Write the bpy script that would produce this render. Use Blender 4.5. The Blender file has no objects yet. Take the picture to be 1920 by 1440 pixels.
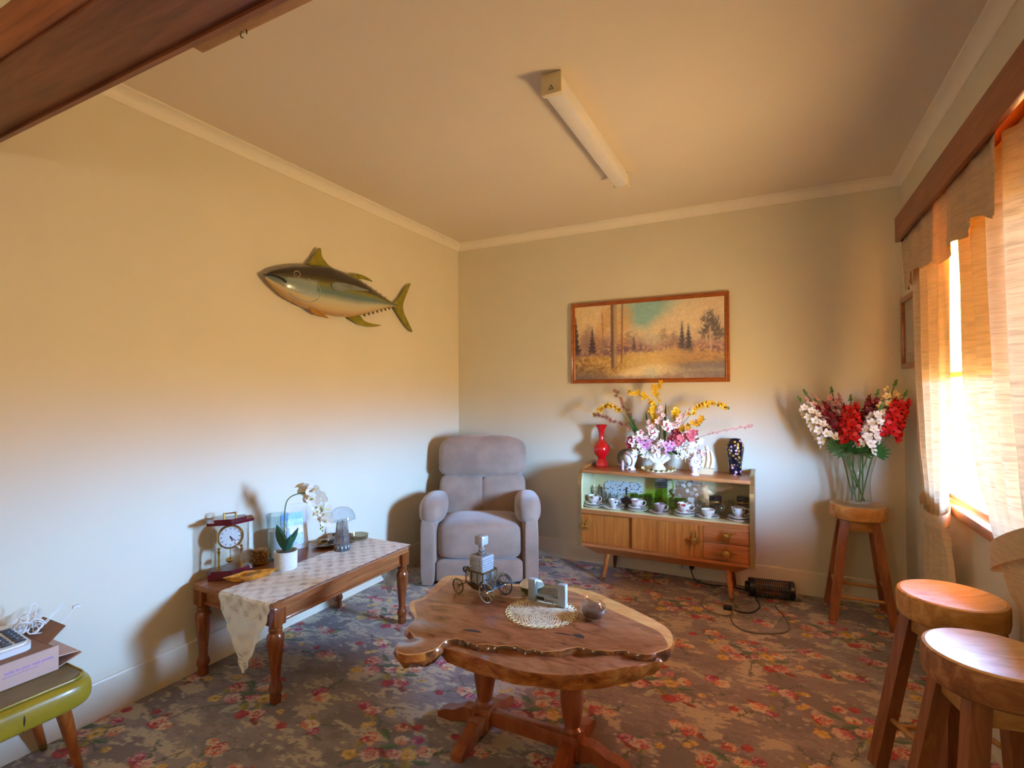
import bpy, bmesh, math, random
import numpy as np
from mathutils import Vector, Matrix, Euler
PI = math.pi
random.seed(7)
SC = bpy.context.scene
COL = SC.collection

# ------------------------------------------------------------------ camera
XL, XR, YB, ZC = -2.544, 0.734, 3.972, 2.701      # room: left, right, back wall, ceiling
cam_d = bpy.data.cameras.new('camera'); cam = bpy.data.objects.new('camera', cam_d); COL.objects.link(cam)
cam_d.sensor_width = 36; cam_d.lens = 967.70 / 1920 * 36; cam_d.clip_start = 0.02
_y, _p, _r = -0.46667, 0.01421, -0.00489
_f = Vector((math.sin(_y) * math.cos(_p), math.cos(_y) * math.cos(_p), math.sin(_p)))
_rt = Vector((math.cos(_y), -math.sin(_y), 0)); _u = _rt.cross(_f)
_r2 = _rt * math.cos(_r) + _u * math.sin(_r); _u2 = _u * math.cos(_r) - _rt * math.sin(_r)
cam.matrix_world = Matrix(((_r2.x, _u2.x, -_f.x, 0), (_r2.y, _u2.y, -_f.y, 0), (_r2.z, _u2.z, -_f.z, 1.365), (0, 0, 0, 1)))
SC.camera = cam

# ------------------------------------------------------------------ world, light, exposure
SKY, GROUND, FILL = 520.0, 132.0, 25.0
W = bpy.data.worlds.new('sky'); SC.world = W; W.use_nodes = True
nt = W.node_tree; nt.nodes.clear()
tc = nt.nodes.new('ShaderNodeTexCoord'); sp = nt.nodes.new('ShaderNodeSeparateXYZ'); mr = nt.nodes.new('ShaderNodeMapRange')
mr.inputs[1].default_value = -0.05; mr.inputs[2].default_value = 0.06
mx = nt.nodes.new('ShaderNodeMix'); mx.data_type = 'RGBA'
mx.inputs[6].default_value = (1.0 * GROUND, 0.69 * GROUND, 0.34 * GROUND, 1)
mx.inputs[7].default_value = (0.27 * SKY, 0.52 * SKY, 1.0 * SKY, 1)
bg = nt.nodes.new('ShaderNodeBackground'); wo = nt.nodes.new('ShaderNodeOutputWorld')
L = nt.links.new
L(tc.outputs['Generated'], sp.inputs[0]); L(sp.outputs[2], mr.inputs[0]); L(mr.outputs[0], mx.inputs[0])
L(mx.outputs[2], bg.inputs[0]); L(bg.outputs[0], wo.inputs[0])
pl = bpy.data.lights.new('window_portal', 'AREA'); pl.shape = 'RECTANGLE'; pl.size = 1.30; pl.size_y = 1.16
pl.cycles.is_portal = True
po = bpy.data.objects.new('window_portal', pl); COL.objects.link(po)
po.location = (0.79, 2.53, 1.49); po.rotation_euler = (0, PI / 2, 0)
vs = SC.view_settings
vs.view_transform = 'Standard'; vs.look = 'None'; vs.exposure = 0.0; vs.gamma = 1.0; vs.use_curve_mapping = False
SC.cycles.use_denoising = True
SC.cycles.max_bounces = 10; SC.cycles.diffuse_bounces = 6; SC.cycles.transparent_max_bounces = 16
SC.cycles.sample_clamp_indirect = 8.0
SC.cycles.caustics_reflective = False; SC.cycles.caustics_refractive = False

# ------------------------------------------------------------------ helpers
def lin(c):
    c = c / 255.0
    return c / 12.92 if c <= 0.04045 else ((c + 0.055) / 1.055) ** 2.4
def rgb(r, g, b): return (lin(r), lin(g), lin(b), 1.0)
MATS = {}
def newmat(name):
    m = bpy.data.materials.new(name); m.use_nodes = True; MATS[name] = m
    t = m.node_tree
    return m, t, t.nodes['Principled BSDF']
def setp(b, **k):
    for a, v in k.items():
        n = {'rough': 'Roughness', 'metal': 'Metallic', 'spec': 'Specular IOR Level', 'coat': 'Coat Weight', 'sheen': 'Sheen Weight',
             'trans': 'Transmission Weight', 'ior': 'IOR', 'col': 'Base Color', 'sss': 'Subsurface Weight'}[a]
        b.inputs[n].default_value = v
def coords(t, scale=(1, 1, 1), kind='Object', rot=(0, 0, 0)):
    c = t.nodes.new('ShaderNodeTexCoord'); m = t.nodes.new('ShaderNodeMapping')
    m.inputs['Scale'].default_value = scale; m.inputs['Rotation'].default_value = rot
    t.links.new(c.outputs[kind], m.inputs[0]); return m.outputs[0]
def noise(t, vec, scale=5, detail=4, rough=.55, dist=0):
    n = t.nodes.new('ShaderNodeTexNoise'); n.inputs['Scale'].default_value = scale; n.inputs['Detail'].default_value = detail
    n.inputs['Roughness'].default_value = rough; n.inputs['Distortion'].default_value = dist
    t.links.new(vec, n.inputs['Vector']); return n
def ramp(t, fac, stops):
    r = t.nodes.new('ShaderNodeValToRGB'); e = r.color_ramp.elements
    while len(e) < len(stops): e.new(0.5)
    for q, (p, c) in zip(e, stops): q.position = p; q.color = c
    t.links.new(fac, r.inputs[0]); return r.outputs[0]
def bump(t, b, h, strength=.2, dist=.01):
    n = t.nodes.new('ShaderNodeBump'); n.inputs['Strength'].default_value = strength; n.inputs['Distance'].default_value = dist
    t.links.new(h, n.inputs['Height']); t.links.new(n.outputs[0], b.inputs['Normal'])
def plain(name, c, rough=.5, metal=0, var=.06, nscale=20, bmp=0, **k):
    m, t, b = newmat(name); setp(b, rough=rough, metal=metal, **k)
    v = coords(t); n = noise(t, v, nscale, 4)
    d = tuple(max(0, x * (1 - var)) for x in c[:3]) + (1,); l = tuple(min(1, x * (1 + var)) for x in c[:3]) + (1,)
    t.links.new(ramp(t, n.outputs[0], [(.3, d), (.7, l)]), b.inputs['Base Color'])
    if bmp: bump(t, b, n.outputs[0], bmp, .004)
    return m
def wood(name, dark, mid, light, scale=(2, 22, 22), rough=.35, big=3.0, coat=0.0, rot=(0, 0, 0)):
    m, t, b = newmat(name); setp(b, rough=rough, coat=coat)
    v = coords(t, scale, rot=rot); n = noise(t, v, 2.2, 7, .62, .7)
    c = ramp(t, n.outputs[0], [(.28, dark), (.5, mid), (.74, light)])
    v2 = coords(t, (1, 1, 1)); n2 = noise(t, v2, big, 3)
    mixn = t.nodes.new('ShaderNodeMix'); mixn.data_type = 'RGBA'; mixn.blend_type = 'MULTIPLY'; mixn.inputs[0].default_value = .55
    t.links.new(c, mixn.inputs[6]); t.links.new(ramp(t, n2.outputs[0], [(.3, (.62, .58, .55, 1)), (.7, (1, 1, 1, 1))]), mixn.inputs[7])
    t.links.new(mixn.outputs[2], b.inputs['Base Color']); bump(t, b, n.outputs[0], .08, .003)
    return m
def thin_glass(name, tint=(1, 1, 1, 1), refl=1.0, rough=.02):
    m = bpy.data.materials.new(name); m.use_nodes = True; MATS[name] = m; t = m.node_tree; t.nodes.clear()
    o = t.nodes.new('ShaderNodeOutputMaterial'); tr = t.nodes.new('ShaderNodeBsdfTransparent'); gl = t.nodes.new('ShaderNodeBsdfGlossy')
    tr.inputs[0].default_value = tint; gl.inputs['Roughness'].default_value = rough; gl.inputs[0].default_value = (refl, refl, refl, 1)
    lw = t.nodes.new('ShaderNodeLayerWeight'); lw.inputs[0].default_value = .5; mxs = t.nodes.new('ShaderNodeMixShader')
    pw = t.nodes.new('ShaderNodeMath'); pw.operation = 'POWER'; pw.inputs[1].default_value = 3.5; t.links.new(lw.outputs[1], pw.inputs[0])
    ma = t.nodes.new('ShaderNodeMath'); ma.operation = 'MULTIPLY_ADD'; ma.inputs[1].default_value = .85; ma.inputs[2].default_value = .07; t.links.new(pw.outputs[0], ma.inputs[0])
    t.links.new(ma.outputs[0], mxs.inputs[0]); t.links.new(tr.outputs[0], mxs.inputs[1]); t.links.new(gl.outputs[0], mxs.inputs[2]); t.links.new(mxs.outputs[0], o.inputs[0])
    return m
def attr_mat(name, rough=.5, coat=0, nbump=0, nscale=200, sheen=0):
    m, t, b = newmat(name); setp(b, rough=rough, coat=coat, sheen=sheen)
    a = t.nodes.new('ShaderNodeAttribute'); a.attribute_name = 'Col'
    if nbump:
        n = noise(t, coords(t), nscale, 3, .7)
        mm = t.nodes.new('ShaderNodeMix'); mm.data_type = 'RGBA'; mm.blend_type = 'MULTIPLY'; mm.inputs[0].default_value = .6
        t.links.new(a.outputs[0], mm.inputs[6]); t.links.new(ramp(t, n.outputs[0], [(.3, (.66, .66, .66, 1)), (.7, (1, 1, 1, 1))]), mm.inputs[7])
        t.links.new(mm.outputs[2], b.inputs['Base Color']); bump(t, b, n.outputs[0], nbump, .004)
    else: t.links.new(a.outputs[0], b.inputs['Base Color'])
    return m
def floral(name, base, spots, scale=45, thr=.28, rough=.15, zband=None):
    "white china with small painted flowers"
    m, t, b = newmat(name); setp(b, rough=rough, coat=.4)
    v = coords(t); vo = t.nodes.new('ShaderNodeTexVoronoi'); vo.inputs['Scale'].default_value = scale; vo.inputs['Randomness'].default_value = .9
    nz = noise(t, v, scale * 2.5, 2); ad = t.nodes.new('ShaderNodeMixRGB'); ad.blend_type = 'ADD'; ad.inputs[0].default_value = .012
    t.links.new(v, ad.inputs[1]); t.links.new(nz.outputs['Color'], ad.inputs[2]); t.links.new(ad.outputs[0], vo.inputs['Vector'])
    lt = t.nodes.new('ShaderNodeMath'); lt.operation = 'LESS_THAN'; lt.inputs[1].default_value = thr; t.links.new(vo.outputs['Distance'], lt.inputs[0])
    sx = t.nodes.new('ShaderNodeSeparateColor'); t.links.new(vo.outputs['Color'], sx.inputs[0])
    gt = t.nodes.new('ShaderNodeMath'); gt.operation = 'GREATER_THAN'; gt.inputs[1].default_value = .22; t.links.new(sx.outputs[0], gt.inputs[0])
    mu = t.nodes.new('ShaderNodeMath'); mu.operation = 'MULTIPLY'; t.links.new(lt.outputs[0], mu.inputs[0]); t.links.new(gt.outputs[0], mu.inputs[1])
    n = len(spots); r = t.nodes.new('ShaderNodeValToRGB'); r.color_ramp.interpolation = 'CONSTANT'; e = r.color_ramp.elements
    while len(e) < n: e.new(.5)
    for i, c in enumerate(spots): e[i].position = i / n; e[i].color = c
    t.links.new(sx.outputs[1], r.inputs[0])
    mm = t.nodes.new('ShaderNodeMix'); mm.data_type = 'RGBA'; mm.inputs[6].default_value = base
    t.links.new(mu.outputs[0], mm.inputs[0]); t.links.new(r.outputs[0], mm.inputs[7]); t.links.new(mm.outputs[2], b.inputs['Base Color'])
    return m
def curtain_mat(name, front, through, tw=.5, rough=.8, lines=True):
    m = bpy.data.materials.new(name); m.use_nodes = True; MATS[name] = m; t = m.node_tree; b = t.nodes['Principled BSDF']; setp(b, rough=rough, col=front)
    o = t.nodes['Material Output']; tl = t.nodes.new('ShaderNodeBsdfTranslucent'); ad = t.nodes.new('ShaderNodeAddShader')
    v = coords(t, (1, 3, 28)); n = noise(t, v, 3, 5, .6, 1.2)
    t.links.new(ramp(t, n.outputs[0], [(.38, tuple(x * .62 for x in through[:3]) + (1,)), (.56, through)]), tl.inputs[0])
    t.links.new(ramp(t, n.outputs[0], [(.35, tuple(x * .82 for x in front[:3]) + (1,)), (.6, front)]), b.inputs['Base Color'])
    bump(t, b, n.outputs[0], .35, .004)
    t.links.new(b.outputs[0], ad.inputs[0]); t.links.new(tl.outputs[0], ad.inputs[1]); t.links.new(ad.outputs[0], o.inputs[0])
    return m
def lace(name, c, hole=.47, scale=120, radial=False):
    m = bpy.data.materials.new(name); m.use_nodes = True; MATS[name] = m; t = m.node_tree; b = t.nodes['Principled BSDF']; setp(b, rough=.85, col=c)
    o = t.nodes['Material Output']; tr = t.nodes.new('ShaderNodeBsdfTransparent'); ms = t.nodes.new('ShaderNodeMixShader')
    v = coords(t)
    if radial:
        s = t.nodes.new('ShaderNodeSeparateXYZ'); t.links.new(v, s.inputs[0])
        at = t.nodes.new('ShaderNodeMath'); at.operation = 'ARCTAN2'; t.links.new(s.outputs[1], at.inputs[0]); t.links.new(s.outputs[0], at.inputs[1])
        ln = t.nodes.new('ShaderNodeVectorMath'); ln.operation = 'LENGTH'; t.links.new(v, ln.inputs[0])
        def sinw(src, k, ph=0):
            a = t.nodes.new('ShaderNodeMath'); a.operation = 'MULTIPLY_ADD'; a.inputs[1].default_value = k; a.inputs[2].default_value = ph; t.links.new(src, a.inputs[0])
            q = t.nodes.new('ShaderNodeMath'); q.operation = 'SINE'; t.links.new(a.outputs[0], q.inputs[0]); return q.outputs[0]
        pr = t.nodes.new('ShaderNodeMath'); pr.operation = 'MULTIPLY'; t.links.new(sinw(at.outputs[0], 40), pr.inputs[0]); t.links.new(sinw(ln.outputs[1], 420), pr.inputs[1])
        nn = noise(t, v, 60, 2); su = t.nodes.new('ShaderNodeMath'); su.operation = 'MULTIPLY_ADD'; su.inputs[1].default_value = .45; t.links.new(pr.outputs[0], su.inputs[0]); t.links.new(nn.outputs[0], su.inputs[2])
        f = su.outputs[0]; thr = .54
    else:
        s = t.nodes.new('ShaderNodeSeparateXYZ'); t.links.new(v, s.inputs[0])
        yz = t.nodes.new('ShaderNodeMath'); yz.operation = 'SUBTRACT'; t.links.new(s.outputs[1], yz.inputs[0]); t.links.new(s.outputs[2], yz.inputs[1])
        def wav(src, k):
            q = t.nodes.new('ShaderNodeMath'); q.operation = 'MULTIPLY'; q.inputs[1].default_value = k; t.links.new(src, q.inputs[0])
            r = t.nodes.new('ShaderNodeMath'); r.operation = 'SINE'; t.links.new(q.outputs[0], r.inputs[0]); return r.outputs[0]
        def mul(p, q_, add=None, k=1.0):
            m1 = t.nodes.new('ShaderNodeMath'); m1.operation = 'MULTIPLY'; t.links.new(p, m1.inputs[0]); t.links.new(q_, m1.inputs[1])
            if add is None: return m1.outputs[0]
            m2 = t.nodes.new('ShaderNodeMath'); m2.operation = 'MULTIPLY_ADD'; m2.inputs[1].default_value = k; t.links.new(m1.outputs[0], m2.inputs[0]); t.links.new(add, m2.inputs[2]); return m2.outputs[0]
        nn = noise(t, v, 30, 2); big = mul(wav(s.outputs[0], 76), wav(yz.outputs[0], 76), nn.outputs[0], .22)
        f = mul(wav(s.outputs[0], 560), wav(yz.outputs[0], 430), big, .42); thr = hole
    g = t.nodes.new('ShaderNodeMath'); g.operation = 'GREATER_THAN'; g.inputs[1].default_value = thr; t.links.new(f, g.inputs[0])
    bump(t, b, f, .4, .003)
    t.links.new(g.outputs[0], ms.inputs[0]); t.links.new(b.outputs[0], ms.inputs[1]); t.links.new(tr.outputs[0], ms.inputs[2]); t.links.new(ms.outputs[0], o.inputs[0])
    return m

class MB:
    "collects shapes for ONE mesh"
    def __init__(s): s.v = []; s.f = []; s.m = []; s.T = Matrix.Identity(4); s.mi = 0
    def add(s, vs, fs):
        o = len(s.v); s.v += [tuple(s.T @ Vector(p)) for p in vs]; s.f += [tuple(i + o for i in f) for f in fs]; s.m += [s.mi] * len(fs); return s
    def box(s, x0, x1, y0, y1, z0, z1):
        p = [(x, y, z) for z in (z0, z1) for y in (y0, y1) for x in (x0, x1)]
        return s.add(p, [(0, 2, 3, 1), (4, 5, 7, 6), (0, 1, 5, 4), (2, 6, 7, 3), (0, 4, 6, 2), (1, 3, 7, 5)])
    def rbox(s, x0, x1, y0, y1, z0, z1, r=.006, seg=2):
        bm = bmesh.new(); bmesh.ops.create_cube(bm, size=1)
        for q in bm.verts: q.co = Vector(((x0 + x1) / 2 + q.co.x * (x1 - x0), (y0 + y1) / 2 + q.co.y * (y1 - y0), (z0 + z1) / 2 + q.co.z * (z1 - z0)))
        r = min(r, .49 * min(x1 - x0, y1 - y0, z1 - z0))
        bmesh.ops.bevel(bm, geom=list(bm.edges), offset=r, segments=seg, profile=.5, affect='EDGES')
        bm.verts.index_update(); s.add([q.co for q in bm.verts], [[q.index for q in f.verts] for f in bm.faces]); bm.free(); return s
    def hexa(s, p):   # 8 points: bottom ring 0-3, top ring 4-7
        return s.add(p, [(3, 2, 1, 0), (4, 5, 6, 7), (0, 1, 5, 4), (1, 2, 6, 5), (2, 3, 7, 6), (3, 0, 4, 7)])
    def lathe(s, prof, n=24, c=(0, 0, 0), cap=True):
        vs, fs = [], []
        for r, z in prof:
            for i in range(n): a = 2 * PI * i / n; vs.append((c[0] + r * math.cos(a), c[1] + r * math.sin(a), c[2] + z))
        for k in range(len(prof) - 1):
            for i in range(n): j = (i + 1) % n; fs.append((k * n + i, k * n + j, (k + 1) * n + j, (k + 1) * n + i))
        if cap:
            if prof[0][0] > 1e-4: fs.append(tuple(reversed(range(n))))
            if prof[-1][0] > 1e-4: fs.append(tuple(range((len(prof) - 1) * n, len(prof) * n)))
        return s.add(vs, fs)
    def tube(s, pts, r, n=8, closed=False):
        pts = [Vector(p) for p in pts]; N = len(pts); rs = r if isinstance(r, (list, tuple)) else [r] * N
        vs, fs = [], []; up = None
        for i, p in enumerate(pts):
            d = (pts[(i + 1) % N] - pts[i - 1]) if closed else (pts[min(i + 1, N - 1)] - pts[max(i - 1, 0)])
            d.normalize()
            if up is None: up = Vector((0, 0, 1)) if abs(d.z) < .9 else Vector((1, 0, 0))
            a = d.cross(up); a.normalize(); up = a.cross(d); up.normalize()
            for k in range(n): t = 2 * PI * k / n; vs.append(p + (a * math.cos(t) + up * math.sin(t)) * rs[i])
        for i in range(N if closed else N - 1):
            j = (i + 1) % N
            for k in range(n): l = (k + 1) % n; fs.append((i * n + k, i * n + l, j * n + l, j * n + k))
        if not closed: fs.append(tuple(reversed(range(n)))); fs.append(tuple(range((N - 1) * n, N * n)))
        return s.add(vs, fs)
    def prism(s, o, a0, a1, ax='z', mi_side=None):
        "outline o of 2D points swept from a0 to a1 along ax (x: points are y,z; y: x,z; z: x,y)"
        f = {'z': lambda p, a: (p[0], p[1], a), 'x': lambda p, a: (a, p[0], p[1]), 'y': lambda p, a: (p[0], a, p[1])}[ax]
        n = len(o); s.add([f(p, a0) for p in o] + [f(p, a1) for p in o], [])
        b = len(s.v) - 2 * n; fs = [tuple(b + i for i in reversed(range(n))), tuple(b + n + i for i in range(n))] + [(b + i, b + (i + 1) % n, b + n + (i + 1) % n, b + n + i) for i in range(n)]
        s.f += fs; s.m += [s.mi] * 2 + [s.mi if mi_side is None else mi_side] * n; return s
    def grid(s, fn, nu, nv, wrap=False):
        vs = [fn(i / nu, j / nv) for j in range(nv + 1) for i in range(nu + (0 if wrap else 1))]; w = nu if wrap else nu + 1
        return s.add(vs, [(j * w + i, j * w + (i + 1) % w, (j + 1) * w + (i + 1) % w, (j + 1) * w + i) for j in range(nv) for i in range(nu)])
    def ball(s, c, r, nu=12, nv=8):
        r = (r, r, r) if not isinstance(r, (tuple, list)) else r
        vs = [(c[0], c[1], c[2] - r[2])]
        for j in range(1, nv):
            a = -PI / 2 + PI * j / nv
            for i in range(nu): b = 2 * PI * i / nu; vs.append((c[0] + r[0] * math.cos(a) * math.cos(b), c[1] + r[1] * math.cos(a) * math.sin(b), c[2] + r[2] * math.sin(a)))
        vs.append((c[0], c[1], c[2] + r[2])); e = len(vs) - 1
        fs = [(0, 1 + (i + 1) % nu, 1 + i) for i in range(nu)] + [(1 + j * nu + i, 1 + j * nu + (i + 1) % nu, 1 + (j + 1) * nu + (i + 1) % nu, 1 + (j + 1) * nu + i) for j in range(nv - 2) for i in range(nu)]
        fs += [(e, 1 + (nv - 2) * nu + i, 1 + (nv - 2) * nu + (i + 1) % nu) for i in range(nu)]
        return s.add(vs, fs)
    def pillow(s, x0, x1, y0, y1, z0, z1, p=5, n=10, shape=None):
        "soft box; shape(x,y,z in -1..1)->point may reshape it"
        c = Vector(((x0 + x1) / 2, (y0 + y1) / 2, (z0 + z1) / 2)); h = Vector(((x1 - x0) / 2, (y1 - y0) / 2, (z1 - z0) / 2))
        idx = {}; vs = []; fs = []
        def vert(a):
            k = tuple(round(q, 5) for q in a)
            if k not in idx:
                q = Vector(a); l = (abs(q.x) ** p + abs(q.y) ** p + abs(q.z) ** p) ** (1 / p); q = q / l
                if shape: q = Vector(shape(q))
                idx[k] = len(vs); vs.append((c.x + q.x * h.x, c.y + q.y * h.y, c.z + q.z * h.z))
            return idx[k]
        g = [-1 + 2 * i / n for i in range(n + 1)]
        for ax in range(3):
            for sg in (-1, 1):
                for i in range(n):
                    for j in range(n):
                        q = []
                        for (a, b) in ((g[i], g[j]), (g[i + 1], g[j]), (g[i + 1], g[j + 1]), (g[i], g[j + 1])):
                            pt = [0, 0, 0]; pt[ax] = sg; pt[(ax + 1) % 3] = a; pt[(ax + 2) % 3] = b; q.append(vert(pt))
                        fs.append(tuple(q) if sg > 0 else tuple(reversed(q)))
        return s.add(vs, fs)
    def mesh(s, name, mats, smooth=True, ang=38):
        me = bpy.data.meshes.new(name); me.from_pydata(s.v, [], s.f); me.update()
        for m in (mats if isinstance(mats, (list, tuple)) else [mats]): me.materials.append(MATS[m] if isinstance(m, str) else m)
        if any(s.m): me.polygons.foreach_set('material_index', s.m)
        if smooth:
            me.polygons.foreach_set('use_smooth', [True] * len(me.polygons)); me.set_sharp_from_angle(angle=math.radians(ang))
        return me
def link(name, data, parent=None, M=None):
    o = bpy.data.objects.new(name, data); COL.objects.link(o)
    if parent is not None: o.parent = parent
    if M is not None: o.matrix_local = M
    return o
def obj(name, mb, mats, parent=None, smooth=True, ang=38, M=None): return link(name, mb.mesh(name, mats, smooth, ang), parent, M)
def tag(o, label=None, cat=None, group=None, kind=None):
    if label: o['label'] = label
    if cat: o['category'] = cat
    if group: o['group'] = group
    if kind: o['kind'] = kind
    return o
def thing(name, label, cat, loc=(0, 0, 0), rz=0, group=None):
    o = bpy.data.objects.new(name, None); o.empty_display_size = .05; COL.objects.link(o); o.location = loc; o.rotation_euler = (0, 0, rz)
    return tag(o, label, cat, group)
def struct(name, mb, mats, parent=None, smooth=False, **k):
    o = obj(name, mb, mats, parent, smooth, **k)
    if parent is None: o['kind'] = 'structure'
    return o
def text_mesh(s, size, mat, depth=.0006):
    c = bpy.data.curves.new('lettering', 'FONT'); c.body = s; c.size = size; c.extrude = depth; c.align_x = 'LEFT'
    o = bpy.data.objects.new('lettering', c); COL.objects.link(o)
    dg = bpy.context.evaluated_depsgraph_get(); me = bpy.data.meshes.new_from_object(o.evaluated_get(dg))
    bpy.data.objects.remove(o); bpy.data.curves.remove(c); me.materials.clear(); me.materials.append(MATS[mat]); return me
def look(d, up='Y', tr='Z'): return Vector(d).to_track_quat(tr, up).to_matrix().to_4x4()
def smoothpoly(pts, k=4):
    n = len(pts); out = []
    for i in range(n):
        p0, p1, p2, p3 = [Vector(pts[(i + j - 1) % n]) for j in range(4)]
        for a in range(k):
            t = a / k; out.append(tuple(.5 * (2 * p1 + (p2 - p0) * t + (2 * p0 - 5 * p1 + 4 * p2 - p3) * t * t + (3 * p1 - p0 - 3 * p2 + p3) * t ** 3)))
    return out
def spline(pts, k=6):
    P = [Vector(p) for p in pts]; P = [2 * P[0] - P[1]] + P + [2 * P[-1] - P[-2]]; out = []
    for i in range(1, len(P) - 2):
        p0, p1, p2, p3 = P[i - 1:i + 3]
        for a in range(k):
            t = a / k; out.append(.5 * (2 * p1 + (p2 - p0) * t + (2 * p0 - 5 * p1 + 4 * p2 - p3) * t * t + (3 * p1 - p0 - 3 * p2 + p3) * t ** 3))
    return out + [P[-2]]

# ------------------------------------------------------------------ materials
plain('wall_paint', rgb(226, 215, 188), .55, var=.02, nscale=3)
plain('wall_paint_back', rgb(216, 208, 182), .55, var=.02, nscale=3)
plain('ceiling_paint', rgb(226, 212, 188), .6, var=.03, nscale=1.2)
plain('cornice_white', rgb(238, 228, 205), .5, var=.015)
plain('skirting_cream', rgb(228, 217, 190), .45, var=.02)
wood('lintel_wood', rgb(92, 44, 22), rgb(128, 66, 36), rgb(150, 86, 52), (1.5, 18, 18), .42)
wood('architrave_wood', rgb(126, 60, 26), rgb(158, 82, 40), rgb(178, 100, 56), (1.5, 18, 18), .4)
wood('pelmet_wood', rgb(112, 52, 22), rgb(140, 70, 34), rgb(158, 86, 46), (18, 1.6, 18), .38)
wood('sill_wood', rgb(150, 92, 40), rgb(186, 122, 62), rgb(208, 150, 88), (18, 1.6, 18), .4)
wood('teak', rgb(146, 78, 24), rgb(180, 104, 38), rgb(202, 130, 58), (30, 30, 1.2), .35, coat=.15)
wood('teak_flat', rgb(150, 84, 34), rgb(178, 108, 56), rgb(196, 130, 76), (1.4, 26, 26), .3, coat=.2)
wood('console_wood', rgb(118, 60, 26), rgb(156, 90, 46), rgb(184, 118, 68), (26, 1.6, 26), .28, coat=.35)
wood('turned_wood', rgb(92, 40, 14), rgb(134, 66, 24), rgb(166, 92, 40), (20, 20, 1.5), .25, coat=.4)
wood('slab_heart', rgb(104, 56, 32), rgb(150, 92, 60), rgb(172, 116, 82), (4.5, 13, 9), .24, big=2.2, coat=.45, rot=(0, 0, .35))
wood('slab_sap', rgb(176, 112, 48), rgb(206, 148, 80), rgb(224, 178, 112), (3, 12, 9), .3, coat=.4)
wood('slab_dark', rgb(62, 30, 14), rgb(112, 60, 30), rgb(186, 118, 54), (9, 9, 14), .22, coat=.5)
wood('slab_edge', rgb(96, 42, 14), rgb(168, 94, 34), rgb(214, 146, 66), (7, 7, 12), .25, coat=.45)
wood('trestle_wood', rgb(120, 54, 24), rgb(152, 78, 38), rgb(172, 98, 54), (10, 10, 2), .32, coat=.3)
wood('stool_top', rgb(188, 142, 82), rgb(220, 178, 116), rgb(236, 204, 150), (3, 14, 10), .5)
wood('stool_seat', rgb(156, 100, 38), rgb(202, 144, 72), rgb(224, 176, 106), (3, 14, 10), .62, coat=.0)
wood('stool_seat_dark', rgb(112, 60, 24), rgb(156, 98, 50), rgb(196, 144, 92), (3, 14, 10), .62, coat=.0)
wood('stool_leg', rgb(118, 62, 28), rgb(150, 86, 42), rgb(176, 110, 62), (18, 18, 1.5), .4)
wood('stool_rail', rgb(160, 104, 48), rgb(192, 136, 74), rgb(210, 160, 98), (4, 16, 16), .4)
wood('frame_wood', rgb(126, 62, 18), rgb(164, 88, 30), rgb(186, 110, 46), (4, 20, 20), .3, coat=.3)
wood('ottoman_leg', rgb(120, 54, 14), rgb(160, 80, 26), rgb(180, 104, 44), (18, 18, 1.5), .3, coat=.3)
plain('cabinet_cream', rgb(232, 216, 160), .4, var=.02)
plain('brass', rgb(206, 168, 92), .25, 1.0, var=.1)
plain('gold_trim', rgb(186, 166, 118), .3, .9, var=.08)
plain('antique_brass', rgb(128, 104, 62), .32, .9, var=.2)
plain('dark_steel', rgb(96, 98, 104), .25, .9, var=.15)
plain('chrome', rgb(200, 205, 212), .12, 1.0, var=.02)
plain('black_gloss', rgb(18, 16, 22), .12, coat=.6)
plain('black_plastic', rgb(22, 22, 24), .4)
plain('black_vinyl', rgb(30, 26, 22), .6)
plain('white_plastic', rgb(226, 226, 222), .35, var=.02)
plain('aged_plastic', rgb(226, 212, 176), .4, var=.02)
plain('diffuser_plastic', rgb(224, 218, 210), .35, var=.02)
plain('grey_plastic', rgb(168, 176, 186), .35, .2, var=.02)
plain('dark_screen', rgb(36, 40, 38), .1, coat=.4)
plain('lcd_grey', rgb(118, 124, 118), .2)
plain('keycap_dark', rgb(50, 54, 64), .5)
plain('red_gloss', rgb(196, 10, 18), .08, coat=.7, var=.03)
plain('navy_gloss', rgb(22, 20, 48), .1, coat=.7)
plain('white_china', rgb(226, 220, 208), .12, coat=.5, var=.01)
plain('cream_china', rgb(232, 206, 160), .3, coat=.2, var=.04)
plain('pot_white', rgb(228, 222, 210), .7, var=.12, nscale=160, bmp=.5)
plain('velour', rgb(150, 123, 104), .85, var=.2, nscale=6, bmp=.15, sheen=.5)
plain('olive_vinyl', rgb(152, 128, 30), .32, var=.12, nscale=9, coat=.2)
plain('olive_vinyl_top', rgb(116, 98, 46), .4, var=.2, nscale=14)
plain('carton', rgb(206, 170, 150), .75, var=.04)
plain('carton_brown', rgb(140, 100, 72), .8, var=.08)
plain('purple_ink', rgb(150, 104, 214), .6)
plain('paper_white', rgb(236, 236, 232), .7, var=.02)
plain('cable_white', rgb(236, 236, 234), .45, var=.01)
plain('leaf_green', rgb(46, 92, 34), .45, var=.3, nscale=30)
plain('leaf_dark', rgb(30, 84, 62), .35, var=.25, nscale=25)
plain('stem_green', rgb(84, 112, 46), .5, var=.2)
plain('bud_green', rgb(92, 130, 50), .5, var=.2)
plain('stem_brown', rgb(104, 76, 46), .6, var=.2)
for nm, c in dict(petal_white=(240, 234, 220), petal_cream=(236, 220, 158), petal_yellow=(236, 196, 34), petal_gold=(222, 158, 24), petal_red=(200, 14, 22), petal_dark_red=(118, 10, 26),
                  petal_pink=(228, 168, 160), petal_rose=(212, 104, 112), petal_brown=(150, 88, 66), petal_magenta=(190, 30, 74), petal_blush=(236, 208, 196), petal_mauve=(210, 150, 190)).items():
    plain(nm, rgb(*c), .55, var=.14, nscale=60)
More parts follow.
